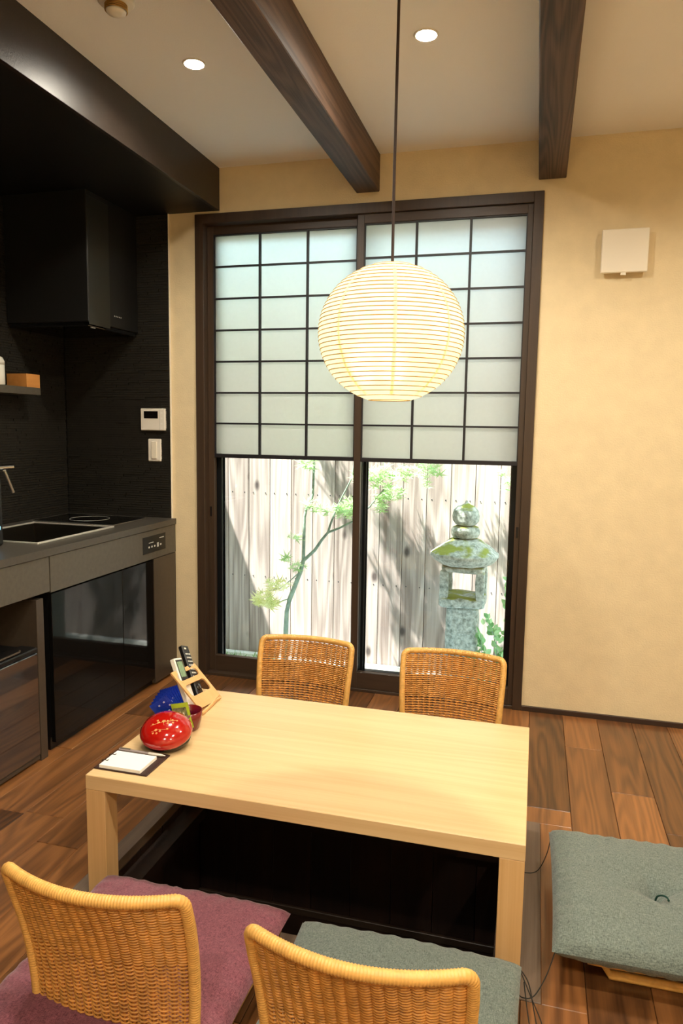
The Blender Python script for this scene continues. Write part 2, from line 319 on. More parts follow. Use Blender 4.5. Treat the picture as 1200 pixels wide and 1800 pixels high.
# floor slab with the pit left open
PX0, PX1, PY0, PY1 = .44, 1.641, -1.679, -.936
fb = MB()
for r in ((XL, YN, PX0, 0), (PX1, YN, XR, 0), (PX0, YN, PX1, PY0), (PX0, PY1, PX1, 0)): fb.box(r[0], r[1], -.06, r[2], r[3], -.0145)
floor = fb.build('floor', 'pitwood', kind='structure')
pitch = .1395; g = .0006
def rect_sub(x0, y0, x1, y1):
    if x1 <= PX0 or x0 >= PX1 or y1 <= PY0 or y0 >= PY1: return [(x0, y0, x1, y1)]
    out = []
    if y0 < PY0: out.append((x0, y0, x1, PY0))
    if y1 > PY1: out.append((x0, PY1, x1, y1))
    a, b_ = max(y0, PY0), min(y1, PY1)
    if x0 < PX0: out.append((x0, a, PX0, b_))
    if x1 > PX1: out.append((PX1, a, x1, b_))
    return out
ends = {-1: [-.33, -1.35], 0: [-.84, -2.0], 1: [-.33, -1.2, -2.1], 2: [-.66, -1.55, -2.5], 3: [-.885, -1.8], 4: [-.4, -1.3], -12: [-.555, -1.35, -2.2], -13: [-.914, -1.9], -14: [-.278, -1.062, -1.8]}
for k in range(-14, 12):
    x0 = 1.5975 + k*pitch; x1 = min(x0+pitch, XR)
    e = ends.get(k)
    if e is None: e = [-.25-rnd.random()*.7]
    e = [0.]+e
    while e[-1] > YN: e.append(e[-1]-(.75+rnd.random()*.5))
    for a, b_ in zip(e[:-1], e[1:]):
        b_ = max(b_, YN)
        if a-b_ < .02: continue
        rs = rect_sub(x0+g, b_+g, x1-g, a-g)
        if not rs: continue
        mb = MB()
        for r in rs: mb.box(r[0], r[1], -.0145, r[2], r[3], 0, ch=.0014)
        mb.build('floorboard', 'walnut', floor)
# pit
fr = MB().box(PX0+.05, PY0, -.03, PX1-.05, PY0+.05, .0015, ch=.001).build('trim_1', 'pitframe', kind='structure')
MB().box(PX0+.05, PY1-.05, -.03, PX1-.05, PY1, .0015, ch=.001).build('edge_board', 'pitframe', fr)
MB().box(PX0, PY0, -.03, PX0+.05, PY1, .0015, ch=.001).build('edge_board', 'pitframe', fr)
MB().box(PX1-.05, PY0, -.03, PX1, PY1, .0015, ch=.001).build('edge_board', 'pitframe', fr)
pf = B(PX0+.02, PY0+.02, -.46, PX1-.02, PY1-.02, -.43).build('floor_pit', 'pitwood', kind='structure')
X0, X1, Y0, Y1 = PX0+.05, PX1-.05, PY0+.05, PY1-.05
n = 8
for i in range(n):
    a, b_ = X0+(X1-X0)*i/n, X0+(X1-X0)*(i+1)/n
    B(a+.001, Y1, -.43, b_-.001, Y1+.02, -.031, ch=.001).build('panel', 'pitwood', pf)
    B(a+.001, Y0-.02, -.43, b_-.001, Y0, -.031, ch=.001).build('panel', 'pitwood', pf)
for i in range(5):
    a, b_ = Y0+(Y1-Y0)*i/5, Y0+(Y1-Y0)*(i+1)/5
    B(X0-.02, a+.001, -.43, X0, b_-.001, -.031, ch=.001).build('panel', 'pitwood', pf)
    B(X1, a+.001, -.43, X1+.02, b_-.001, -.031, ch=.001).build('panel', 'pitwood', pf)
B(X0, Y1-.012, -.43, X1, Y1, -.405, ch=.002).build('foot_rail', 'frameh', pf)
lg = MB()
lg.box(X0, Y0, -.09, X1, Y0+.06, -.055).box(X0, Y1-.06, -.09, X1, Y1, -.055).box(X0, Y0+.06, -.09, X0+.06, Y1-.06, -.055).box(X1-.06, Y0+.06, -.09, X1, Y1-.06, -.055)
lg.build('support_ledge', 'pitwood', pf)
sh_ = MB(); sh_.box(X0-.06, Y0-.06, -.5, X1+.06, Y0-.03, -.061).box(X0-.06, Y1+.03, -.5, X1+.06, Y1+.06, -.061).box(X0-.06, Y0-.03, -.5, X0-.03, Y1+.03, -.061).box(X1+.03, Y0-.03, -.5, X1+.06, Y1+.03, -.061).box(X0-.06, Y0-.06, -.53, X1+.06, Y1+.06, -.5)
sh_.build('pit_light_shield', 'grout', pf)  # added outside the panels to stop sky light leaking through their gaps
# beams (run from the window wall over the room)
B(.7695, YN, 2.2447, .8731, -.0005, HC, ch=.003).build('trim_2', 'beam', kind='structure')
B(1.536, YN, 2.2447, 1.6442, -.0005, HC, ch=.003).build('trim_3', 'beam', kind='structure')
# soffit over the kitchen
sf = MB().box(.105, YN, 2.2124, .1217, -.0005, HC, ch=.001).build('trim_4', 'soffit', kind='structure')
B(XL+.001, YN, 2.2130, .105, -.0005, 2.232).build('soffit_panel', 'blackpanel', sf)
# baseboards
B(WW+.001, -.012, 0, XR, 0, .022, ch=.001).build('baseboard_back', 'baseb', kind='structure')
B(KX+.003, -.012, 0, -.002, 0, .022, ch=.001).build('baseboard_left', 'baseb', kind='structure')

# tiled kitchen walls: thin split-face strips
def tiles(name, along0, along1, z0, z1, fn, parent_kind='structure'):
    mb = MB(); z = z0; rh = .0115
    while z < z1-.002:
        a = along0-rnd.random()*.2
        while a < along1:
            l = rnd.choice((.06, .09, .12, .18, .24)); b_ = min(a+l, along1); s0 = max(a, along0)
            if b_-s0 > .004: fn(mb, s0+.0006, b_-.0006, z+.0007, min(z+rh, z1)-.0007, .004+rnd.random()*.0045)
            a += l
        z += rh
    o = mb.build(name, 'tile', kind='stuff'); tag(o, None or name.replace('_', ' '), 'wall tiles', kind='stuff'); return o
te = B(XL, -.004, .74, -.137, -.0003, 2.2125).build('wall_kitchen_end', 'grout', kind='structure')
t1 = tiles('strip_tiles', XL+.013, -.1372, .778, 2.21, lambda mb, a, b_, c, d, t: mb.box(a, -.004-t, c, b_, -.0035, d))
del t1['category']; del t1['label']; t1.parent = te
tl = B(XL, -1.9, .74, XL+.004, -.013, 2.2125).build('wall_kitchen_side', 'grout', kind='structure')
t2 = tiles('strip_tiles', -1.9, -.013, .778, 2.21, lambda mb, a, b_, c, d, t: mb.box(XL+.0035, a, c, XL+.004+t, b_, d))
del t2['category']; del t2['label']; t2.parent = tl
B(-.1370, -.013, .777, -.1345, -.0003, 2.2123).build('trim_5', 'offw', kind='structure')

# ------------------------------------------------------------------ window
ca = MB()
ca.box(0, -.012, 0, .042, .15, WH, ch=.0015).box(WW-.04, -.012, 0, WW, .15, WH, ch=.0015)
ca.box(.042, -.012, WH-.043, WW-.04, .15, WH, ch=.0015).box(.042, -.006, 0, WW-.04, .15, .014, ch=.001)
win = ca.build('window_1', 'frame', kind='structure')
# outer aluminium sliding sashes
def sash(x0, x1, y, z0, z1):
    a = MB(); w_ = .042
    a.box(x0, y, z0, x0+w_, y+.03, z1).box(x1-w_, y, z0, x1, y+.03, z1).box(x0+w_, y, z0, x1-w_, y+.03, z0+.05).box(x0+w_, y, z1-.05, x1-w_, y+.03, z1)
    a.box(x0+w_, y+.022, z0+.05, x0+w_+.006, y+.028, z1-.05).box(x1-w_-.006, y+.022, z0+.05, x1-w_, y+.028, z1-.05)
    o = a.build('sash', 'alu', win)
    B(x0+w_, y+.012, z0+.05, x1-w_, y+.017, z1-.05).build('glass_pane', 'glass', o)
sash(.05, .800, .075, .0145, 2.155); sash(.768, 1.518, .112, .0145, 2.155)
# two wooden sliding screens: paper lattice above, open view below
def screen(x0, x1, yc, label, stl, str_, px0, px1):
    t = thing('sliding_screen', ((x0+x1)/2, yc, .0145), label, 'sliding screen', 'sliding paper screens at the window')
    y0, y1 = yc-.014, yc+.014; z0, z1, zm = .0145, 2.156, 1.078
    MB().box(x0, y0, z0, px0, y1, z1, ch=.001).build('stile', 'frame', t); MB().box(px1, y0, z0, x1, y1, z1, ch=.001).build('stile', 'frame', t)
    MB().box(px0, y0, 2.118, px1, y1, z1, ch=.001).build('top_rail', 'frameh', t); MB().box(px0, y0, z0, px1, y1, .092, ch=.001).build('bottom_rail', 'frameh', t)
    MB().box(px0, y0+.002, zm, px1, y1-.002, 1.096, ch=.001).build('middle_rail', 'bar', t)
    pw = (px1-px0)/3; ph = (2.118-1.096)/7; b = .0048
    for i in (1, 2): MB().box(px0+pw*i-b, y0+.003, 1.096, px0+pw*i+b, y0+.017, 2.118).build('lattice_bar', 'bar', t)
    for j in range(1, 7): MB().box(px0, y0+.005, 1.096+ph*j-b*.85, px1, y0+.0165, 1.096+ph*j+b*.85).build('lattice_bar', 'bar', t)
    for b2 in ((px0, 1.096, px0+.004, 2.118), (px1-.004, 1.096, px1, 2.118)): MB().box(b2[0], y0+.004, b2[1], b2[2], y0+.017, b2[3]).build('lattice_bar', 'bar', t)
    MB().box(px0+.004, y0+.004, 2.112, px1-.004, y0+.017, 2.118).build('lattice_bar', 'bar', t)
    me = None
    for i in range(3):
        for j in range(7):
            a0, c0 = px0+pw*i, 1.096+ph*j
            MB().box(a0+.0006, y0+.0175, c0+.0006, a0+pw-.0006, y0+.0187, c0+ph-.0006).build('pane', 'shoji', t)
    return t
s1 = screen(.0425, .800, .047, 'dark wood sliding screen with white paper lattice on the kitchen side, maple trunk below it', .03, .03, .072, .768)
s2 = screen(.777, 1.5215, .016, 'dark wood sliding screen with white paper lattice in front of the stone lantern', .03, .03, .808, 1.4995)
for (t, x, z, y) in ((s1, .054, .815, .0325), (s2, 1.511, .79, .0015)):
    p = MB(); p.box(x-.005, y-.0012, z-.024, x+.005, y+.001, z+.024, ch=.0004); p.build('finger_pull', 'black', t)

# ================================================================== GARDEN
GZ = -.27
gg = B(-3.2, .15, GZ-.1, 4.5, 1.35, GZ).build('ground', 'gravel', kind='structure')
FY = 1.1
fe = thing('board_fence', (.5, FY, GZ), 'tall weathered cedar fence of vertical boards closing the garden outside', 'fence')
k = -8
while True:
    x0 = -.335 + .1432*k
    if x0 > 3.0: break
    o = MB().box(x0+.0016, FY+rnd.random()*.004, GZ, x0+.1432-.0016, FY+.022, 2.3, ch=.002).build('board', 'fence', fe); k += 1
B(-1.48, FY+.0225, GZ, 3.1, FY+.03, 2.29).build('sky_block_sheet', 'grout', fe)  # dark sheet added to keep bright sky out of the board gaps
B(-1.5, FY+.031, 1.6, 3.1, FY+.06, 1.66).build('back_rail', 'fence', fe); B(-1.5, FY+.031, .25, 3.1, FY+.06, .31).build('back_rail', 'fence', fe)
nb = MB()
for k in range(-8, 23):
    for z in (.27, .812, 1.6):
        for dx in (.03, .113):
            nb.lathe([(.0038, 0), (.0036, .0015), (.001, .0022)], 6, m=frame_m((-.335+.1432*k+dx, FY+.001, z+.02*(k % 2)*0), (1, 0, 0), (0, 0, 1), (0, -1, 0)))
nb.build('nail_heads', 'alu', fe, kind='stuff')
B(-1.5, FY-.045, GZ, 3.1, FY-.006, GZ+.035, ch=.004).build('kerb', 'jar', kind='structure')['kind'] = 'structure'
B(-.95, .15, GZ, -.85, FY-.05, 2.0).build('wall_garden', 'gardenwall', kind='structure')
# grass by the left of the window
gr = MB()
for i in range(420):
    x = rnd.uniform(-.5, .06); y = rnd.uniform(.66, 1.03); h = rnd.uniform(.03, .075); a = rnd.random()*6.3; q = rnd.uniform(.01, .035); w_ = .0022
    gr.add([(x-w_, y, GZ), (x+w_, y, GZ), (x+math.cos(a)*q*.5, y+math.sin(a)*q*.5, GZ+h*.7), (x+math.cos(a)*q, y+math.sin(a)*q, GZ+h)], [(0, 1, 2), (2, 1, 3)])
tag(gr.build('grass', 'grass'), 'thin tuft of green grass at the foot of the fence', 'grass', kind='stuff')

# stone lantern
LX, LY = 1.222, .75
sl = thing('stone_lantern', (LX, LY, GZ), 'mossy old stone garden lantern with round finial standing before the fence', 'stone lantern')
def rough(o, amp, fr_=18.):
    for v in o.data.vertices:
        q = v.co+Vector((3.1, 7.7, 1.3)); d = Vector((noise.noise(q*fr_), noise.noise(q*fr_+Vector((9, 0, 0))), noise.noise(q*fr_+Vector((0, 9, 0)))))
        v.co += d*amp
def dense(prof, n=4):
    out = []
    for (a, b_) in zip(prof[:-1], prof[1:]):
        for i in range(n): t = i/n; out.append((a[0]+(b_[0]-a[0])*t, a[1]+(b_[1]-a[1])*t))
    return out+[prof[-1]]
c0 = (LX, LY, 0)
o = MB().lathe(dense([(.03, .712), (.055, .718), (.0705, .738), (.0735, .765), (.068, .795), (.048, .815), (.022, .826), (.01, .834), (.006, .848), (.0, .851)]), 36, c0).build('finial', 'stone', sl); rough(o, .004)
o = MB().lathe(dense([(.045, .643), (.068, .649), (.0775, .668), (.0775, .688), (.07, .704), (.05, .712)]), 36, c0).build('neck_ring', 'stone', sl); rough(o, .004)
o = MB().lathe(dense([(.0, .643), (.055, .642), (.085, .632), (.125, .604), (.16, .58), (.181, .562), (.183, .548), (.168, .532), (.14, .512), (.118, .497), (.06, .492), (0, .492)]), 48, c0, sq=2.3, ph=.3).build('roof', 'stone', sl); rough(o, .008, 14)
fbx = MB(); hw = .118; pt = .036
def gbox(mb, x0, y0, z0, x1, y1, z1, n=5):
    # subdivided rounded box so it can be roughened
    cx, cy, cz = (x0+x1)/2, (y0+y1)/2, (z0+z1)/2; hx, hy, hz = (x1-x0)/2, (y1-y0)/2, (z1-z0)/2
    for (a, b_, c_) in ((0, 1, 2), (1, 2, 0), (2, 0, 1)):
        for sgn in (-1, 1):
            vs = []; 
            for i in range(n+1):
                for j in range(n+1):
                    p = [0, 0, 0]; p[a] = -1+2*i/n; p[b_] = -1+2*j/n; p[c_] = sgn
                    L_ = (abs(p[0])**8+abs(p[1])**8+abs(p[2])**8)**(1/8); p = [q/L_ for q in p]
                    vs.append((cx+p[0]*hx, cy+p[1]*hy, cz+p[2]*hz))
            fs = [(i*(n+1)+j, (i+1)*(n+1)+j, (i+1)*(n+1)+j+1, i*(n+1)+j+1) for i in range(n) for j in range(n)]
            mb.add(vs, fs if sgn > 0 else [f[::-1] for f in fs], True)
for sx in (-1, 1):
    for sy in (-1, 1):
        xa, ya = LX+sx*(hw-pt/2-.004), LY+sy*(hw-pt/2-.004); gbox(fbx, xa-pt/2-.005, ya-pt/2-.005, .31, xa+pt/2+.005, ya+pt/2+.005, .48)
gbox(fbx, LX-hw+.003, LY-hw+.003, .466, LX+hw-.003, LY+hw-.003, .497, 8)
o = fbx.build('firebox', 'stone', sl); rough(o, .005)
o = MB(); gbox(o, LX-.124, LY-.124, .275, LX+.124, LY+.124, .330, 9); o = o.build('platform', 'stone', sl); rough(o, .007, 12)
o = MB().lathe(dense([(.088, GZ), (.088, .2), (.086, .262), (.078, .276)], 10), 40, c0, sq=5, ph=0.12).build('post', 'stone', sl); rough(o, .004, 20)

# maple: trunk and branches measured in the view, small palmate leaves
def maple_leaf(sz):
    vs = [(0, 0, 0)]; lobes = [(-130, .45), (-88, .75), (-42, .92), (0, 1.), (42, .92), (88, .75), (130, .45)]
    pts = []
    for i, (a, l) in enumerate(lobes):
        a = math.radians(a+90); pts.append((math.cos(a)*l, math.sin(a)*l, -.18*l))
        if i < 6:
            a2 = math.radians((lobes[i][0]+lobes[i+1][0])/2+90); pts.append((math.cos(a2)*.2, math.sin(a2)*.2, .0))
    for i, (x, y, z) in enumerate(pts): vs.append((x*sz, y*sz, z*sz))
    fs = [(0, i, i+1) for i in range(1, 13)]
    me = bpy.data.meshes.new('leaf'); me.from_pydata(vs, [], fs); me.update(); return me
ml1 = maple_leaf(.056); ml1.materials.append(M['maple']); ml2 = maple_leaf(.056); ml2.materials.append(M['maplel'])
mp_t = thing('maple_tree', (.20, .7, GZ), 'slender young maple with thin forked trunk and small pale green leaves', 'tree')
Yt = .7
tb = MB()
tb.tube([(.205, Yt, GZ), (.205, Yt, -.1), (.207, Yt, .05), (.212, Yt, .16), (.228, Yt, .235)], [.0165, .0155, .0145, .013, .011], 10)
tb.build('trunk', 'bark', mp_t)
def branch(p, r0, r1):
    n_ = len(p); MB().tube(p, [1.35*(r0+(r1-r0)*i/(n_-1)) for i in range(n_)], 8).build('branch', 'bark', mp_t)
branch([(.225, Yt, .225), (.262, Yt, .32), (.295, Yt, .405), (.311, Yt, .47)], .0105, .0085)
branch([(.311, Yt, .465), (.313, Yt, .6), (.315, Yt, .718), (.322, Yt+.01, .767), (.345, Yt+.02, .81), (.358, Yt+.02, .85), (.363, Yt+.02, 1.03), (.30, Yt+.02, 1.3), (.2, Yt, 1.6), (.1, Yt, 1.85)], .0075, .0035)
branch([(.311, Yt, .468), (.38, Yt, .535), (.425, Yt-.01, .60), (.462, Yt-.02, .643), (.52, Yt-.02, .668), (.60, Yt-.02, .71), (.70, Yt-.02, .80), (.78, Yt-.03, .90)], .0072, .0025)
branch([(.462, Yt-.02, .643), (.478, Yt-.03, .69), (.50, Yt-.03, .75), (.535, Yt-.03, .83), (.60, Yt-.03, .96), (.62, Yt, 1.2), (.5, Yt, 1.5)], .005, .002)
branch([(.30, Yt, .41), (.25, Yt-.03, .36), (.19, Yt-.05, .31), (.12, Yt-.06, .29)], .003, .001)
branch([(.23, Yt, .24), (.17, Yt-.03, .22), (.10, Yt-.05, .19)], .003, .001)
branch([(.20, Yt, 1.6), (.05, Yt+.05, 1.8), (-.15, Yt+.1, 1.95)], .004, .002); branch([(.5, Yt, 1.5), (.42, Yt+.05, 1.75), (.2, Yt, 2.05)], .004, .002)
branch([(.62, Yt, 1.15), (.8, Yt, 1.12), (1.05, Yt-.02, 1.06), (1.3, Yt-.02, 1.1)], .003, .001)
rl = random.Random(11)
def leaves(cx, cy, cz, rx, ry, rz, n_, me, s0=.7, s1=1.2):
    for i in range(n_):
        while True:
            p = [rl.uniform(-1, 1) for _ in range(3)]
            if p[0]**2+p[1]**2+p[2]**2 < 1: break
        o = bpy.data.objects.new('leaf', me); C.objects.link(o); o.parent = mp_t
        o.location = Vector((cx+p[0]*rx, cy+p[1]*ry, cz+p[2]*rz))-mp_t.location
        o.rotation_euler = (rl.uniform(.3, 1.35), rl.uniform(-.5, .5), rl.uniform(-.9, .9)); s = rl.uniform(s0, s1); o.scale = (s, s, s)
leaves(.12, .64, .235, .085, .05, .055, 34, ml2); leaves(.17, .64, .33, .07, .05, .04, 15, ml2)
leaves(.56, .67, .77, .085, .06, .055, 36, ml1); leaves(.44, .68, .76, .07, .05, .03, 8, ml1)
leaves(.79, .66, .985, .15, .06, .05, 45, ml1); leaves(.80, .66, .88, .085, .05, .06, 34, ml1); leaves(.77, .66, .80, .03, .03, .025, 5, ml1)
leaves(.99, .67, 1.01, .12, .05, .05, 26, ml1); leaves(1.02, .66, .93, .03, .03, .02, 4, ml1); leaves(1.42, .7, .97, .05, .04, .07, 8, ml1)
leaves(.35, .69, 1.03, .1, .05, .04, 12, ml1); leaves(.27, .68, .60, .05, .03, .02, 5, ml1); leaves(.30, .68, .43, .07, .04, .04, 6, ml1); leaves(.37, .68, .8, .05, .04, .04, 6, ml1)
leaves(.64, .68, .93, .05, .04, .08, 14, ml1); leaves(.25, .66, .47, .05, .04, .03, 5, ml1)
# upper crown, unseen behind the screens: streaks shade on the fence; last clump added to shade the lantern
cr = MB()
for (cx, cy, cz, rx, ry, rz, n_) in ((.30, .62, 1.75, .10, .14, .40, 85), (.12, .55, 2.05, .09, .14, .35, 75), (.45, .72, 1.45, .06, .10, .2, 40), (-.05, .78, 2.05, .05, .1, .18, 24), (1.0, .75, 1.55, .06, .1, .25, 36), (.62, .8, 1.4, .05, .08, .16, 30), (.86, .48, 1.75, .17, .11, .13, 110)):
    for i in range(n_):
        while True:
            p = [rl.uniform(-1, 1) for _ in range(3)]
            if p[0]**2+p[1]**2+p[2]**2 < 1: break
        from mathutils import Euler
        mt = Matrix.Translation((cx+p[0]*rx, cy+p[1]*ry, cz+p[2]*rz)) @ Euler((rl.uniform(-.5, .8), rl.uniform(-.5, .5), rl.uniform(0, 6.3))).to_matrix().to_4x4() @ Matrix.Scale(rl.uniform(.8, 1.4), 4)
        cr.add([mt @ v.co for v in ml1.vertices], [tuple(q.vertices) for q in ml1.polygons])
cr.build('shade_crown', 'maple', mp_t, kind='stuff')

# shrub at right
sh = thing('leafy_shrub', (1.43, .7, GZ), 'small evergreen shrub with oval leaves beside the stone lantern', 'shrub')
def oval(sz):
    vs = [(0, 0, 0), (.28, .3, .05), (.32, .6, .05), (0, 1, -.08), (-.32, .6, .05), (-.28, .3, .05), (0, .5, -.03)]
    me = bpy.data.meshes.new('leaf'); me.from_pydata([(x*sz, y*sz, z*sz) for x, y, z in vs], [], [(0, 1, 6), (1, 2, 6), (2, 3, 6), (3, 4, 6), (4, 5, 6), (5, 0, 6)]); me.materials.append(M['shrubleaf']); me.update(); return me
ov = oval(.046)
stems = [((1.40, .7, GZ), (1.37, .68, -.1), (1.34, .66, .04), (1.33, .65, .14)), ((1.42, .72, GZ), (1.42, .7, 0), (1.41, .68, .12), (1.35, .66, .22)), ((1.44, .72, GZ), (1.46, .7, .05), (1.475, .7, .25), (1.47, .69, .45)),
         ((1.46, .72, GZ), (1.5, .7, .1), (1.50, .7, .3), (1.48, .7, .38)), ((1.4, .7, GZ), (1.43, .66, -.12), (1.46, .62, 0), (1.48, .62, .06)), ((1.38, .72, GZ), (1.34, .66, -.15), (1.31, .64, -.05), (1.30, .64, .02)), ((1.45, .7, GZ), (1.5, .66, -.1), (1.52, .64, .1), (1.53, .64, .2))]
for st in stems:
    MB().tube(st, [.004, .003, .0025, .0012], 6).build('stem', 'bark', sh)
    for i in range(34):
        t = .25+.75*rl.random(); q = t*3; a = min(int(q), 2); p = Vector(st[a]).lerp(Vector(st[a+1]), q-a)+Vector((rl.uniform(-.018, .018), rl.uniform(-.02, .02), rl.uniform(-.015, .015)))
        o = bpy.data.objects.new('leaf', ov); C.objects.link(o); o.parent = sh; o.location = p-sh.location
        o.rotation_euler = (rl.uniform(.3, 1.4), rl.uniform(-.9, .9), rl.uniform(-1, 1)); s = rl.uniform(.7, 1.15); o.scale = (s, s, s)

# ================================================================== KITCHEN
WZ = .777; WT = .027; YE = -1.9
wt = MB()
SX0, SX1, SY0, SY1 = -.62, -.214, -.895, -.40
for r in ((XL+.013, YE, SX0, -.010), (SX1, YE, KX+.004, -.010), (SX0, YE, SX1, SY0), (SX0, SY1, SX1, -.010)): wt.box(r[0], r[1], WZ-WT, r[2], r[3], WZ)
tag(wt.build('worktop', 'counter'), 'long charcoal stone-look worktop running along the left wall to the window wall', 'worktop')
kc = thing('kitchen_cabinet', (-.4, -.55, 0), 'grey kitchen base unit with glossy black doors and grey apron under the worktop', 'cabinet')
B(XL+.02, -.945, .05, KX-.022, -.02, .608).build('body', 'blackpanel', kc)
B(KX-.06, YE, .612, KX-.022, -.02, WZ-WT-.0005).build('apron_core', 'blackpanel', kc)
MB().box(KX-.02, -.953, .612, KX, -.010, WZ-WT-.002, ch=.001).build('apron_panel', 'apron', kc)
MB().box(KX-.02, YE, .618, KX-.001, -.957, WZ-WT-.002, ch=.001).build('apron_panel', 'apron', kc)
cp = MB().box(KX, -.316, .645, KX+.0015, -.112, .722, ch=.0005).build('control_panel', 'black', kc)
bb = MB()
for i, y in enumerate((-.27, -.245, -.22, -.165)): bb.box(KX+.0015, y, .668, KX+.0022, y+.012, .676)
bb.box(KX+.0015, -.193, .664, KX+.0022, -.178, .684); bb.box(KX+.0015, -.17, .702, KX+.0022, -.13, .706); bb.box(KX+.0015, -.265, .69, KX+.0022, -.225, .693)
bb.build('control_marks', 'button', cp)
for a, b_ in ((-.948, -.4815), (-.4785, -.222)): MB().box(KX-.021, a, .035, KX-.003, b_, .606, ch=.0012).build('door', 'gloss', kc)
MB().box(KX-.021, -.2185, .012, KX-.001, -.010, .609, ch=.001).build('end_panel', 'endpanel', kc)
B(XL+.05, -.945, 0, KX-.03, -.02, .05).build('plinth', 'black', kc)
MB().box(XL+.02, -1.03, 0, KX-.004, -.992, .60, ch=.001).build('divider_panel', 'endpanel', kc)
# sink
sk = thing('sink', (-.41, -.65, WZ-.16), 'stainless steel sink let into the charcoal worktop', 'sink')
d = WZ-.16; b_ = MB()
b_.box(SX0+.004, SY0+.004, d, SX1-.004, SY1-.004, d+.003); b_.box(SX0+.004, SY0+.004, d, SX0+.007, SY1-.004, WZ); b_.box(SX1-.007, SY0+.004, d, SX1-.004, SY1-.004, WZ)
b_.box(SX0+.004, SY0+.004, d, SX1-.004, SY0+.007, WZ); b_.box(SX0+.004, SY1-.007, d, SX1-.004, SY1-.004, WZ); b_.build('basin', 'steeldark', sk)
b_ = MB(); r_ = .006
b_.box(SX0-.0055, SY0-.0055, WZ+.0003, SX1+.0055, SY0+.0055, WZ+.0065, ch=.001).box(SX0-.0055, SY1-.0055, WZ+.0003, SX1+.0055, SY1+.0055, WZ+.0065, ch=.001)
b_.box(SX0-.0055, SY0+.0055, WZ+.0003, SX0+.0055, SY1-.0055, WZ+.0065, ch=.001).box(SX1-.0055, SY0+.0055, WZ+.0003, SX1+.0055, SY1-.0055, WZ+.0065, ch=.001); b_.build('rim', 'steelrim', sk)
MB().lathe([(.04, 0), (.04, .004), (.03, .005), (.0, .002)], 20, (-.45, -.65, d+.003)).build('drain', 'steel', sk)
ct = thing('cooktop', (-.43, -.22, WZ), 'flat black glass cooktop set into the worktop by the tiled end wall', 'cooktop')
MB().box(-.67, -.345, WZ+.0003, -.245, -.075, WZ+.006, ch=.002).build('glass_plate', 'blackg', ct)
MB().box(-.675, -.35, WZ+.0002, -.24, -.07, WZ+.003, ch=.001).build('trim_frame', 'steel', ct)
for y in (-.21,):
    rg = MB(); rg.tube([(-.46+.09*math.cos(a*PI/16), y+.09*math.sin(a*PI/16), WZ+.0062) for a in range(32)], .0008, 4, closed=True); rg.build('ring_mark', 'button', ct)
fc = thing('kitchen_tap', (-.46, -.93, WZ), 'chrome kitchen tap with a slanting lever at the left end of the sink', 'tap')
MB().lathe([(.026, 0), (.026, .008), (.017, .012), (.016, .262), (.012, .268)], 18, (-.46, -.93, WZ)).build('column', 'chrome', fc)
MB().tube([(-.46, -.94, 1.052), (-.43, -.86, 1.055), (-.40, -.787, 1.057)], .0105, 12).build('spout', 'chrome', fc)
MB().tube([(-.40, -.835, 1.046), (-.40, -.79, .957)], .006, 10).build('lever', 'steel', fc)
ap = thing('kitchen_appliance', (-.40, -1.06, WZ), 'black boxy appliance with a small blue light beside the tap', 'appliance')
MB().box(-.49, -1.17, WZ, -.31, -.953, 1.03, ch=.008).build('body', 'black', ap)
MB().lathe([(.011, 0), (.011, .002), (.0, .003)], 12, m=frame_m((-.309, -.985, .845), (0, 1, 0), (0, 0, 1), (1, 0, 0))).build('indicator', 'bluelight', ap)
# shelf and what stands on it
sv = thing('wall_shelf', (-.66, -.75, 1.355), 'short dark grey shelf fixed to the tiled wall left of the hood', 'shelf')
MB().box(XL+.013, -1.4, 1.355, -.60, -.35, 1.388, ch=.0015).build('shelf_board', 'apron', sv)
bx = thing('wooden_box', (-.65, -.4, 1.388), 'small orange wooden box at the end of the shelf', 'box')
b_ = MB(); x0, x1, y0, y1, z0, z1 = -.705, -.602, -.44, -.352, 1.388, 1.446
b_.box(x0, y0, z0, x1, y1, z0+.005).box(x0, y0, z0+.005, x0+.007, y1, z1).box(x1-.007, y0, z0+.005, x1, y1, z1).box(x0+.007, y0, z0+.005, x1-.007, y0+.007, z1).box(x0+.007, y1-.007, z0+.005, x1-.007, y1, z1); b_.build('box_body', 'boxwood', bx)
jr = thing('white_jar', (-.655, -.585, 1.388), 'white ceramic jar with domed lid next to the wooden box', 'jar')
MB().lathe([(.040, 0), (.043, .004), (.043, .085)], 28, (-.655, -.575, 1.388)).build('jar_body', 'jar', jr)
MB().lathe([(.0435, .086), (.0435, .1), (.036, .116), (.018, .126), (.008, .128), (.009, .138), (.0, .142)], 28, (-.655, -.575, 1.388)).build('lid', 'jar', jr)
# range hood
hd = thing('range_hood', (-.5, -.2, 1.655), 'black box range hood hung between soffit and tiled corner', 'range hood')
MB().box(XL+.013, -.41, 1.668, -.302, -.013, 2.2122, ch=.002).build('hood_body', 'hood', hd)
MB().box(XL+.02, -.40, 1.650, -.312, -.02, 1.668).build('filter_tray', 'blackg', hd)
MB().box(-.302, -.408, 1.656, -.299, -.25, 2.19, ch=.001).build('lit_strip', 'hoodlit', hd)  # lit part of the hood face, put in as a lighter strip
b_ = MB()
for i in range(5): b_.box(-.302, -.215+i*.013, 1.716, -.3012, -.209+i*.013, 1.721)
b_.build('indicator_marks', 'button', hd)
MB().tube([(-.305, -.39, 1.645), (-.305, -.36, 1.645)], .003, 6).build('latch', 'steel', hd)
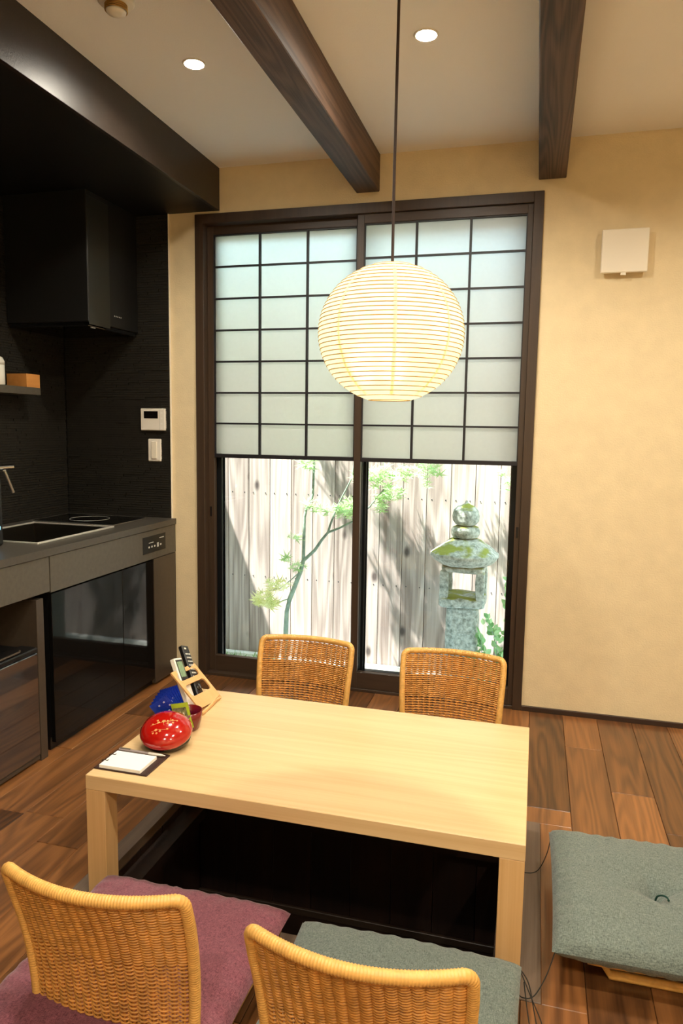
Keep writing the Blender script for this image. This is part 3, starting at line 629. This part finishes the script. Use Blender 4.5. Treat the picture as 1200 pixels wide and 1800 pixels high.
# fridge under the worktop
fg = thing('mini_fridge', (-.42, -1.33, 0), 'low fridge with mirror-like dark door under the near end of the worktop', 'fridge')
MB().box(-.66, -1.60, .012, -.195, -1.038, .425, ch=.004).build('fridge_body', 'black', fg)
fd = MB().box(-.19, -1.60, .026, -.118, -1.0335, .41, ch=.004).build('door', 'fridgeglass', fg)
MB().box(-.19, -1.60, .412, -.116, -1.0335, .43, ch=.004).build('top_trim', 'black', fg)
MB().box(-.19, -1.60, .008, -.123, -1.0335, .024, ch=.002).build('kick_strip', 'endpanel', fg)
MB().tube([(-.14, -1.1, .434), (-.124, -1.12, .437), (-.122, -1.3, .437), (-.135, -1.32, .434)], .004, 6).build('handle', 'endpanel', fg)
# controls on the tiled end wall, vent on the plaster
th = thing('wall_control_panel', (-.225, -.01, 1.256), 'white square heating control with dark display on the tiled wall', 'control panel')
MB().box(-.291, -.024, 1.203, -.160, -.0035, 1.309, ch=.003).build('housing', 'white', th)
MB().box(-.272, -.0250, 1.261, -.197, -.0238, 1.296, ch=.0004).build('display', 'blackg', th)
MB().box(-.188, -.0252, 1.206, -.1865, -.0238, 1.306).build('groove', 'button', th)
b_ = MB()
for (x, z) in ((-.276, 1.212), (-.178, 1.288), (-.178, 1.262), (-.178, 1.236), (-.178, 1.213)): b_.box(x-.005, -.0252, z-.003, x+.005, -.0238, z+.003)
b_.build('buttons', 'paperw', th)
sw = thing('light_switch', (-.222, -.01, 1.108), 'white rocker light switch below the white heating control', 'switch')
MB().box(-.257, -.018, 1.053, -.187, -.0035, 1.163, ch=.004).build('plate', 'white', sw)
MB().box(-.236, -.0225, 1.066, -.207, -.018, 1.150, ch=.0015).build('rocker', 'offw', sw)
vt = thing('vent_cover', (1.879, -.02, 1.943), 'square white air vent cover high on the beige wall right of the window', 'vent')
MB().box(1.80, -.022, 1.868, 1.958, -.0005, 2.018, ch=.002).build('vent_base', 'offw', vt)
MB().box(1.791, -.034, 1.859, 1.967, -.022, 2.027, ch=.003).build('cover_plate', 'offw', vt)
MB().box(1.868, -.032, 1.850, 1.888, -.024, 1.859).build('pull_tab', 'offw', vt)

# ================================================================== CEILING FITTINGS
def downlight(x, y, label):
    t = thing('downlight', (x, y, HC), label, 'ceiling light', 'round ceiling downlights')
    MB().lathe([(.031, -.0005), (.031, -.003), (.034, -.0035), (.037, -.002), (.038, -.0005)], 28, (x, y, HC)).build('trim_ring', 'white', t)
    MB().lathe([(0, -.0035), (.0305, -.0035), (.0305, -.0008), (0, -.0008)][::-1], 28, (x, y, HC)).build('lens', 'lampglow', t)
downlight(.445, -.89, 'glowing round downlight in the ceiling between kitchen soffit and beam')
downlight(1.204, -.884, 'glowing round downlight in the ceiling between the two beams near the lamp cord')
sd = thing('smoke_detector', (.40, -1.27, HC), 'round white smoke detector with brass ring on the ceiling near the soffit', 'smoke detector')
MB().lathe([(.05, 0), (.05, -.012), (.044, -.018)][::-1], 28, (.40, -1.27, HC-.0002)).build('base', 'white', sd)
MB().lathe([(.0, -.046), (.012, -.045), (.026, -.040), (.028, -.034)], 24, (.40, -1.27, HC)).build('cap', 'white', sd)
for i in range(4): MB().tube([(.40+.030*math.cos(a*PI/12), -1.27+.030*math.sin(a*PI/12), HC-.021-i*.0042) for a in range(24)], .0017, 6, closed=True).build('coil', 'goldcoil', sd)

# ================================================================== PAPER LANTERN
PLX, PLY, PLZ = 1.2035, -1.31, 1.4685; RA, RZ = .1865, .1755
pl = thing('pendant_lantern', (PLX, PLY, PLZ), 'round ribbed paper pendant lantern glowing over the low table', 'pendant lamp')
NR = 33; z_top = .168
zs = [-z_top+2*z_top*i/(NR-1) for i in range(NR)]
rad = lambda z: RA*math.sqrt(max(0, 1-(z/RZ)**2))
prof = []
for i, z in enumerate(zs):
    prof.append((rad(z), z))
    if i < NR-1: zm = (z+zs[i+1])/2; prof.append((rad(zm)*.9935, zm))
MB().lathe(prof, 64, (PLX, PLY, PLZ)).build('paper_shade', 'lantern', pl)
pm = bpy.data.meshes['paper_shade']
import bmesh
bm_ = bmesh.new(); bm_.from_mesh(pm); bm_.faces.ensure_lookup_table(); bmesh.ops.delete(bm_, geom=[f for f in bm_.faces if len(f.verts) > 4], context='FACES'); bm_.to_mesh(pm); bm_.free()
for z in zs: MB().tube([(PLX+(rad(z)+.0004)*math.cos(a*PI/28), PLY+(rad(z)+.0004)*math.sin(a*PI/28), PLZ+z) for a in range(56)], .0012, 5, closed=True).build('rib', 'rib', pl)
for k in range(8):
    a = 2*PI*k/8+.25; b_ = MB(); vs = []
    for (r, z) in prof[2:-2]:
        for da in (-.004, .004): vs.append((PLX+(r+.0012)*math.cos(a)-da*math.sin(a), PLY+(r+.0012)*math.sin(a)+da*math.cos(a), PLZ+z))
    n_ = len(vs)//2; b_.add(vs, [(2*i, 2*i+1, 2*i+3, 2*i+2) for i in range(n_-1)], True); b_.build('paper_seam', 'lantern', pl)
b_ = MB(); b_.tube([(PLX+.05, PLY, PLZ+.168), (PLX+.05, PLY, PLZ-.168)], .0014, 6).tube([(PLX-.05, PLY, PLZ+.168), (PLX-.05, PLY, PLZ-.168)], .0014, 6).tube([(PLX-.05, PLY, PLZ+.168), (PLX+.05, PLY, PLZ+.168)], .0014, 6); b_.build('wire_stretcher', 'lampcord', pl)
MB().lathe([(.0, -.036), (.014, -.033), (.026, -.020), (.031, 0), (.027, .018), (.016, .034), (.012, .045)], 20, (PLX, PLY, PLZ-.005)).build('bulb', 'bulb', pl)
MB().lathe([(.013, .04), (.018, .045), (.018, .10), (.008, .11)], 16, (PLX, PLY, PLZ)).build('socket', 'lampcord', pl)
MB().tube([(PLX, PLY, PLZ+.105), (PLX-.0005, PLY, PLZ+.4), (PLX+.001, PLY, PLZ+.65), (PLX+.0022, PLY, HC-.02)], .0038, 8).build('cord', 'lampcord', pl)
MB().lathe([(.035, -.022), (.045, -.015), (.045, -.0005)], 24, (PLX, PLY, HC)).build('ceiling_rose', 'offw', pl)

# ================================================================== TABLE
TX0, TX1, TY0, TY1, TZ = .4937, 1.5946, -1.635, -.9863, .33
tt = thing('low_table', ((TX0+TX1)/2, (TY0+TY1)/2, 0), 'light oak low table standing over the sunken floor pit', 'table')
MB().box(TX0, TY0, TZ-.039, TX1, TY1, TZ, ch=.0015).build('tabletop', 'oak', tt)
for (x, y) in ((TX0, TY0), (TX1-.056, TY0), (TX0, TY1-.056), (TX1-.056, TY1-.056)): MB().box(x+.0005, y+.0005, -.054, x+.0555, y+.0555, TZ-.0392, ch=.001).build('leg', 'oakv', tt)

# ================================================================== RATTAN FLOOR CHAIRS + CUSHIONS (local: sitter faces -Y, back leans to +Y)
def bpt(u, v, off=0.):
    """u -1..1 across, v 0..1 up the back; returns point (off = along the normal)"""
    hw_ = .161+.017*min(1, v*1.2); x = u*hw_
    y = .058*v - .022*math.sin(PI*v) + (.018+.026*v)*(1-u*u)
    z = .05+.375*v
    return Vector((x, y+off, z))
def make_chair(label):
    t = thing('rattan_floor_chair', (0, 0, 0), label, 'floor chair', 'rattan floor chairs round the low table')
    # rim: up the left side, over the top, down the right, with wrapped cane
    path = []
    cr_ = .10
    for i in range(60): path.append(bpt(-1, i/60*.95))
    for i in range(9):
        a = i/8*PI/2; path.append(bpt(-1+.09*(1-math.cos(a)), .95+.05*math.sin(a)))
    for i in range(1, 90): path.append(bpt(-.91+1.82*i/90, 1))
    for i in range(9):
        a = i/8*PI/2; path.append(bpt(.91+.09*math.sin(a), 1-.05*(1-math.cos(a))))
    for i in range(60): path.append(bpt(1, .95*(1-(i+1)/60)))
    # resample to wraps
    P = []; acc = 0; step = .0018
    for a, b2 in zip(path[:-1], path[1:]):
        L_ = (b2-a).length
        while acc < L_: P.append(a.lerp(b2, acc/L_ if L_ else 0)); acc += step
        acc -= L_
    MB().tube(P, [.0112 if i % 3 else .0100 for i in range(len(P))], 10).build('rim', 'rattanrim', t)
    # stakes
    ns = 17; sb = MB()
    for k in range(ns):
        u = -.90+1.8*k/(ns-1); sb.tube([bpt(u, .02+.96*i/10) for i in range(11)], .0028, 5, cap=False)
    sb.build('stakes', 'rattan', t, kind='stuff')
    wv = MB(); v = .03; r = 0
    while v < .975:
        pts = []; pts2 = []; m_ = (ns-1)*3+3
        for i in range(m_+1):
            u = -.965+1.93*i/m_; ph_ = (u+.9)/1.8*(ns-1)*PI
            c_ = math.cos(ph_); pts.append(bpt(u, v+.0016*math.sin(ph_), .0046*c_)); pts2.append(bpt(u, v-.0016*math.sin(ph_), -.0046*c_))
        rr_ = .0029 if v > .58 else .0022; wv.tube(pts, rr_, 4, cap=False); wv.tube(pts2, rr_, 4, cap=False)
        # rows open out towards the seat and leave one loose row near the top
        v += (.0172 if v > .58 else .0235); r += 1
        if abs(v-.80) < .009: v += .004
    wv.build('weave', 'rattan', t, kind='stuff')
    # seat: rim, cross weave, runners
    sp = [(-.195, -.375), (.195, -.375), (.18, -.005), (-.18, -.005)]
    ring = []
    for i in range(4):
        a, b2 = sp[i], sp[(i+1) % 4]
        for j in range(14): q = j/14; ring.append((a[0]+(b2[0]-a[0])*q, a[1]+(b2[1]-a[1])*q, .055))
    MB().tube(ring, .011, 8, closed=True).build('seat_rim', 'rattanrim', t)
    sw_ = MB()
    for k in range(40):
        y = -.37+.36*k/39; h_ = .19-.012*(k/39); sw_.tube([(-h_+2*h_*i/24, y, .055+.003*math.sin(i*PI/2*1.0+(k % 2)*PI)) for i in range(25)], .0045, 4, cap=False)
    for k in range(12):
        x = -.17+.34*k/11; sw_.tube([(x, -.37, .055), (x, -.012, .055)], .003, 4, cap=False)
    sw_.build('seat_weave', 'rattan', t, kind='stuff')
    for s_ in (-1, 1): MB().tube([(s_*.17, -.35, .047), (s_*.17, -.33, .0105), (s_*.165, -.05, .0105), (s_*.165, -.03, .047)], .0105, 8).build('runner', 'rattanrim', t)
    return t
def make_cushion(mat, label, seed, w_=.245, dl=.245, thick=.042, deep=.6, cords=True):
    t = thing('floor_cushion', (0, 0, 0), label, 'cushion', 'square linen floor cushions')
    N = 56; vs = []; fs = []; z0 = .093
    def P(i, j, top):
        u = -1+2*i/N; v = -1+2*j/N
        ex = .035*(u*u*v*v) ; pinch = 1-.02*(1-v*v); pinch2 = 1-.02*(1-u*u)
        x = u*w_*pinch; y = v*dl*pinch2
        e = max(0, (1-abs(u)**3.2))*max(0, (1-abs(v)**3.2)); h = e**.3
        q = Vector((x*9+seed, y*9, seed*1.7))
        h = h*thick + h*(.006*noise.noise(q)) 
        edge = (abs(u)**6+abs(v)**6)*(1-min(1, (abs(u)*abs(v))**4))
        if e > 0: h += .0035*min(edge, 1)*math.sin(34*(v if abs(u) > abs(v) else u)+3*noise.noise(q*2))*min(1, e*6)
        rr = math.hypot(x, y)
        if top:
            h -= .55*thick*math.exp(-(rr/.035)**2)*deep+.25*thick*math.exp(-(rr/.09)**2)*deep
            for a in (.25, .25+PI/2, .25+PI, .25+1.5*PI):
                al = x*math.cos(a)+y*math.sin(a); pe = -x*math.sin(a)+y*math.cos(a)
                if al > 0: h -= .017*deep*math.exp(-(pe/.008)**2)*math.exp(-al/.045)
        z = z0 + (h if top else -min(h*.9, .0225))
        if top: z -= .006*(u*u*v*v)*0
        return (x, y, z)
    for top in (1, 0):
        o_ = len(vs)
        for i in range(N+1):
            for j in range(N+1): vs.append(P(i, j, top))
        for i in range(N):
            for j in range(N):
                f = (o_+i*(N+1)+j, o_+(i+1)*(N+1)+j, o_+(i+1)*(N+1)+j+1, o_+i*(N+1)+j+1); fs.append(f if top else f[::-1])
    MB().add(vs, fs, True).build('cover', mat, t)
    zc = z0+thick*(1-.8*deep)
    MB().tube(smoothpath([(0, 0, zc-.006), (.003, -.004, zc+.010), (.012, -.018, zc+.024), (.020, -.032, zc+.029), (.021, -.044, zc+.030)], 3), 12*[.0022]+[.0030], 6).build('tuft_thread', 'thread', t)
    return t
def place(o, x, y, rz): o.location = (x, y, 0); o.rotation_euler = (0, 0, rz)
ch0 = make_chair('rattan floor chair behind the plum cushion, near left of the table')
place(ch0, .8555, -2.075, PI+.015)
c = copy_tree(ch0); place(c, 1.345, -2.105, PI); c['label'] = 'rattan floor chair with a grey cushion, nearest the table corner with the right leg'
c = copy_tree(ch0); place(c, .772, -.712, .0); c['label'] = 'rattan floor chair at the far side of the table, in front of the maple trunk'
c = copy_tree(ch0); place(c, 1.322, -.712, -.02); c['label'] = 'rattan floor chair at the far side of the table, in front of the stone lantern'
c = copy_tree(ch0); place(c, 2.12, -1.39, -PI/2); c['label'] = 'rattan floor chair seat under the grey cushion at the right end of the table'
cu = make_cushion('purplec', 'plum linen cushion on the rattan chair near the left table leg', 2.); place(cu, .826, -1.925, .0)
cu1 = make_cushion('greyc', 'grey-green linen cushion on the rattan chair beside the right table leg', 5.); place(cu1, 1.352, -1.945, .0)
cu2 = make_cushion('greyc', 'grey-green tufted cushion lying at the right end of the table', 9., deep=1.); place(cu2, 1.905, -1.39, .0)
# tie cords
def cordpath(o, pts):
    pts = smoothpath(pts); MB().tube(pts, .0013, 5).build('tie_cord', 'cord', o)
cordpath(cu2, [(1.668, -1.152, .094), (1.655, -1.19, .05), (1.63, -1.215, .012), (1.59, -1.225, .008), (1.56, -1.22, .006)])
cordpath(cu2, [(1.668, -1.628, .094), (1.650, -1.655, .05), (1.625, -1.685, .02), (1.600, -1.695, .02), (1.588, -1.69, .03)])
cordpath(cu1, [(1.592, -1.705, .094), (1.612, -1.712, .07), (1.625, -1.735, .03), (1.632, -1.76, .006), (1.622, -1.77, .004), (1.612, -1.74, .03), (1.603, -1.712, .07)])
cordpath(cu1, [(1.592, -1.705, .094), (1.618, -1.725, .05), (1.642, -1.745, .01), (1.638, -1.765, .004)])
MB().box(.643, -1.688, .095, .668, -1.672, .0965).build('care_tag', 'offw', cu)

# ================================================================== THINGS ON THE TABLE
nb_ = thing('notepad_board', (.573, -1.539, TZ), 'brown leather board under the white memo pad at the table corner', 'desk pad')
MB().box(.495, -1.601, TZ+.0002, .651, -1.478, TZ+.004, ch=.001).build('board', 'leather', nb_)
pd = thing('memo_pad', (.571, -1.55, TZ+.004), 'white memo pad lying on the brown leather board', 'notepad')
b_ = MB()
for i in range(6): b_.box(.510+.0004*(i % 2), -1.598, TZ+.0042+i*.0014, .630-.0005*(i % 2), -1.513, TZ+.0055+i*.0014)
b_.build('sheets', 'paperw', pd)
for y in (-1.575, -1.54):
    b_ = MB(); b_.tube([(.505, y, TZ+.006), (.503, y, TZ+.013), (.512, y, TZ+.0150), (.520, y, TZ+.0142), (.520, y+.006, TZ+.0142)], .0009, 6); b_.build('wire_clip', 'black', pd)
pe = thing('pen', (.576, -1.496, TZ+.009), 'slim silver-pink pen beside the white memo pad', 'pen')
z = TZ+.0085
MB().tube([(.506, -1.4965, z), (.56, -1.4965, z), (.596, -1.496, z)], .0038, 12).build('barrel', 'pinksilver', pe)
MB().tube([(.596, -1.496, z), (.60, -1.496, z), (.632, -1.496, z), (.646, -1.496, z)], [.0042, .0042, .0036, .001], 12).build('tip', 'white', pe)
MB().box(.508, -1.498, z+.003, .54, -1.495, z+.006).build('clip', 'steel', pe)
# lacquer box
LBX, LBY = .611, -1.424
lb = thing('lacquer_box', (LBX, LBY, TZ), 'round red lacquer box with gold plum blossom on the domed lid', 'box')
MB().lathe([(.046, .0003), (.05, .003), (.062, .014), (.066, .024)], 40, (LBX, LBY, TZ)).build('box_base', 'blacklac', lb)
dome = [(.0715, .022), (.0725, .026), (.071, .034), (.064, .0455), (.052, .055), (.036, .0615), (.018, .0645), (0, .0655)]
lid_o = MB().lathe(dome, 48, (LBX, LBY, TZ)).build('lid', 'red', lb)
def dz(r):
    for (a, b2) in zip(dome[:-1], dome[1:]):
        if b2[0] <= r <= a[0]: q = (a[0]-r)/(a[0]-b2[0]+1e-9); return a[1]+(b2[1]-a[1])*q
    return .065
def onlid(x, y, e=.0004):
    y -= .010
    return (LBX+x, LBY+y, TZ+dz(math.hypot(x, y))+e)
gm = MB()
def twig(p):
    out = []
    for a, b2 in zip(p[:-1], p[1:]):
        for i in range(6): q = i/6; out.append(onlid(a[0]+(b2[0]-a[0])*q, a[1]+(b2[1]-a[1])*q))
    out.append(onlid(*p[-1])); gm.tube(out, .00055, 4)
twig([(-.030, -.018), (-.014, -.006), (-.002, .002), (.014, .012), (.030, .024)]); twig([(-.018, -.035), (-.004, -.026), (.010, -.022), (.024, -.014)]); twig([(-.014, -.006), (-.020, .006)]); twig([(-.002, .002), (.006, -.008)]); twig([(.014, .012), (.010, .024)])
gt_o = gm.build('gold_twigs', 'gold', lb)
gf = MB(); rf = random.Random(3)
for (x, y, s_) in ((-.002, .006, .0046), (.008, .010, .0034), (-.014, -.002, .003), (.018, .018, .003), (.012, .002, .003), (-.02, .004, .0026), (-.008, -.028, .0036), (.004, -.028, .003), (-.002, -.036, .0026), (.020, -.016, .0026), (.030, .022, .0022), (.024, .010, .0024), (-.012, -.038, .0024), (-.026, -.012, .0022)):
    for k in range(5):
        a = 2*PI*k/5; q = onlid(x+math.cos(a)*s_*.7, y+math.sin(a)*s_*.7, .0002); gf.lathe([(s_*.5, 0), (s_*.4, .0005), (0, .0007)], 7, q)
gb_o = gf.build('gold_blossoms', 'gold', lb)
for o in (lid_o, gt_o, gb_o): o.rotation_euler = (.30, .10, 0); o.location = (-.004, .008, .018)
# cup with sachets
CX, CY = .612, -1.300
cpn = thing('lacquer_cup', (CX, CY, TZ), 'dark red lacquer cup holding tea sachets behind the round box', 'cup')
MB().lathe([(.0, .0003), (.03, .0003), (.034, .006), (.040, .03), (.0425, .058), (.041, .058), (.0385, .03), (.034, .008), (0, .006)], 40, (CX, CY, TZ)).build('cup_wall', 'redd', cpn)
def sachet(pos, rx, rz, w_, h_, mat, label, kind):
    t = thing('tea_sachet' if kind else 'foil_sachet', pos, label, 'sachet', 'blue foil sachets in the cup' if not kind else None)
    n_ = 8; vs = []
    for s_ in (1, -1):
        for i in range(n_+1):
            for j in range(n_+1):
                u = -1+2*i/n_; v = -1+2*j/n_; q = max(0, 1-abs(u)**4)*max(0, 1-abs(v)**6)
                vs.append((u*w_/2, s_*(.0012+.0035*q*(1+.3*noise.noise(Vector((u*3+pos[0]*50, v*3, 0))))), h_/2+v*h_/2))
    fs = []
    for s_ in (0, 1):
        o_ = s_*(n_+1)**2
        for i in range(n_):
            for j in range(n_):
                f = (o_+i*(n_+1)+j, o_+i*(n_+1)+j+1, o_+(i+1)*(n_+1)+j+1, o_+(i+1)*(n_+1)+j); fs.append(f if s_ == 0 else f[::-1])
    # saw-tooth top seal
    MB_ = MB().add(vs, fs, True); k_ = 10
    for i in range(k_):
        a = -w_/2+w_*i/k_; MB_.add([(a, 0, h_-.001), (a+w_/k_, 0, h_-.001), (a+w_/k_/2, 0, h_+.002)], [(0, 1, 2)])
    MB_.v = [(p[0]+pos[0], p[1]+pos[1], p[2]+pos[2]) for p in MB_.v]
    MB_.build('pouch', mat, t)
    if kind:
        b2 = MB().box(pos[0]-w_*.38, pos[1]-.0056, pos[2]+h_*.1, pos[0]+w_*.38, pos[1]-.0048, pos[2]+h_*.86); b2.build('picture', 'photo', t)
        b2 = MB(); 
        for i in range(5): b2.box(pos[0]-w_*.25+i*w_*.1, pos[1]-.0064, pos[2]+h_*(.55+.03*(i % 2)), pos[0]-w_*.19+i*w_*.1, pos[1]-.0056, pos[2]+h_*(.62+.04*(i % 3)))
        b2.build('lettering', 'paperw', t)
    else:
        b2 = MB(); rr = random.Random(int(pos[0]*1e4))
        for i in range(9): x = pos[0]+rr.uniform(-.4, .4)*w_; z_ = pos[2]+h_*rr.uniform(.35, .88); b2.box(x-.0022, pos[1]-.0058, z_, x+.0022, pos[1]-.0045, z_+.0042)
        b2.build('silver_marks', 'bluep', t)
    t.rotation_euler = (rx, rz[0], rz[1]); return t
bl = ['front', 'second', 'third', 'fourth', 'fifth', 'rearmost']
for i in range(6):
    sachet((CX-.020-.004*i+.0, CY-.022+.0095*i, TZ+.018), .10-.02*i, (-.62+.05*i, .35-.05*i), .060, .098, 'blue', ('blue foil sachet, %s of the fan leaning out of the cup' % bl[i]), 0)
sachet((CX+.008, CY-.030, TZ+.014), .10, (-.20, .10), .052, .080, 'green', 'lime green framed tea sachet standing in the cup behind the round box', 1)
# remote holder: bent plywood stand with two openings
hh = thing('remote_stand', (.56, -1.125, TZ), 'bent plywood stand with cut-outs holding two remote controls', 'stand')
Pb = Vector((.604, -1.128, TZ+.012)); Pt = Vector((.497, -1.112, TZ+.112)); sl_ = (Pt-Pb); Lh = sl_.length; ax = sl_.normalized(); wd = Vector((-.05, 1, 0)); wd = (wd-ax*wd.dot(ax)).normalized(); nn = wd.cross(ax)
if nn.x < 0: nn = -nn
mt = frame_m(Pb, wd, ax, nn); hwid = .073; T_ = .005
def strip(x0, y0, x1, y1):
    return MB().box(x0, y0, -T_/2, x1, y1, T_/2, mt)
b_ = MB()
b_.box(-hwid, 0, -T_/2, -hwid+.013, Lh, T_/2, mt).box(hwid-.013, 0, -T_/2, hwid, Lh, T_/2, mt)
b_.box(-hwid+.013, 0, -T_/2, hwid-.013, .045, T_/2, mt).box(-hwid+.013, Lh*.60, -T_/2, hwid-.013, Lh*.60+.018, T_/2, mt).box(-hwid+.013, Lh-.014, -T_/2, hwid-.013, Lh, T_/2, mt)
# little corner fillets in the openings
for (y0, y1) in ((.045, Lh*.60), (Lh*.60+.018, Lh-.014)):
    for sx in (-1, 1):
        for (yy, sy) in ((y0, 1), (y1, -1)):
            cxx = sx*(hwid-.013); poly = [(cxx, yy), (cxx-sx*.012, yy), (cxx-sx*.005, yy+sy*.003), (cxx-sx*.002, yy+sy*.006), (cxx, yy+sy*.012)]
            if sx*sy > 0: poly = poly[::-1]
            b_.prism([(p[0], p[1]) for p in poly], T_, mt @ Matrix.Translation((0, 0, -T_/2)))
b_.build('front_plate', 'ply', hh)
# rounded fold and base
b_ = MB(); arc = []
cen = Pb-nn*.0 ; 
fold = []
a0 = Pb+nn*(T_/2); 
import itertools
R_ = .012
base_dir = Vector((-1, .05, 0)).normalized()
pts_o = [];
ctr = Pb - nn*R_*.75
for i in range(9):
    q = i/8; ang0 = math.atan2(nn.z, nn.x); ang1 = -PI/2
    a = ang0+(ang1-ang0)*q; pts_o.append(Vector((ctr.x+math.cos(a)*R_, 0, ctr.z+math.sin(a)*R_)))
zoff = (TZ+.0006)-min(p.z for p in pts_o)
prof_o = [Vector((p.x, 0, max(TZ+.0006, p.z))) for p in pts_o]+[Vector((.500, 0, TZ+.0006)), Vector((.495, 0, TZ+.003))]
prof_i = [Vector((ctr.x+(p.x-ctr.x)*.6, 0, ctr.z+(p.z-ctr.z)*.6)) for p in pts_o]; prof_i = [Vector((p.x, 0, max(p.z, TZ+.005))) for p in prof_i]+[Vector((.500, 0, TZ+.0055)), Vector((.495, 0, TZ+.0055))]
n_ = len(prof_o); vs = []
for s_ in (-1, 1):
    for p in prof_o: vs.append(Vector((p.x, -1.128, p.z))+wd*s_*hwid*Vector((0, 1, 0)).dot(wd) if False else Vector((p.x-.05*s_*hwid, -1.128+s_*hwid, p.z)))
    for p in prof_i: vs.append(Vector((p.x-.05*s_*hwid, -1.128+s_*hwid, p.z)))
fs = []
W_ = 2*n_
for i in range(n_-1):
    fs += [(i, i+1, W_+i+1, W_+i), (n_+i+1, n_+i, W_+n_+i, W_+n_+i+1), (i+1, i, n_+i, n_+i+1), (W_+i, W_+i+1, W_+n_+i+1, W_+n_+i)]
fs += [(n_-1, 2*n_-1, W_+2*n_-1, W_+n_-1), (0, W_, W_+n_, n_)]
b_.add(vs, fs, True); b_.build('folded_base', 'ply', hh)
def remote(name, foot, top, wid, thick, mat, label, buttons):
    foot, top = Vector(foot), Vector(top); ax_ = (top-foot).normalized(); L_ = (top-foot).length; w2 = Vector((-.1, 1, 0)); w2 = (w2-ax_*w2.dot(ax_)).normalized(); n2 = w2.cross(ax_)
    if n2.x < 0: n2 = -n2; 
    t = thing(name, foot, label, 'remote control'); m_ = frame_m(foot, w2, ax_, n2)
    MB().box(-wid/2, 0, -thick, wid/2, L_, 0, m_, ch=.003).build('body', mat, t); buttons(t, m_, L_, wid); return t
def wbut(t, m_, L_, wid):
    MB().box(-wid*.42, L_*.50, 0, wid*.43, L_*.96, .0006, m_).build('display_surround', 'black', t)
    MB().box(-wid*.33, L_*.60, .0005, wid*.33, L_*.92, .0011, m_).build('display', 'lcd', t)
    MB().box(-wid*.36, L_*.40, 0, wid*.36, L_*.48, .0012, m_).build('wide_button', 'white', t)
def bbut(t, m_, L_, wid):
    b = MB()
    for r in range(7):
        for c_ in range(3): b.box(-wid*.34+c_*wid*.25, L_*(.40+.07*r), 0, -wid*.34+c_*wid*.25+wid*.15, L_*(.40+.07*r)+.005, .0016, m_)
    b.build('keys', 'button', t); b = MB().box(-wid*.34, L_*.34, 0, wid*.34, L_*.375, .0016, m_); b.build('red_keys', 'redb', t)
    MB().lathe([(wid*.28, 0), (wid*.27, .0018), (wid*.1, .002)], 16, m=m_ @ Matrix.Translation((0, L_*.22, 0))).build('ring_key', 'blackg', t)
    MB().box(-wid*.3, L_*.92, 0, -wid*.05, L_*.95, .002, m_).build('power_key', 'white', t)
remote('air_conditioner_remote', (.560, -1.160, TZ+.012), (.487, -1.125, TZ+.150), .050, .018, M['white'], 'white remote control with grey-green display in the plywood stand', wbut)
remote('television_remote', (.563, -1.102, TZ+.012), (.468, -1.040, TZ+.165), .040, .016, M['black'], 'long black remote control with rows of keys in the plywood stand', bbut)
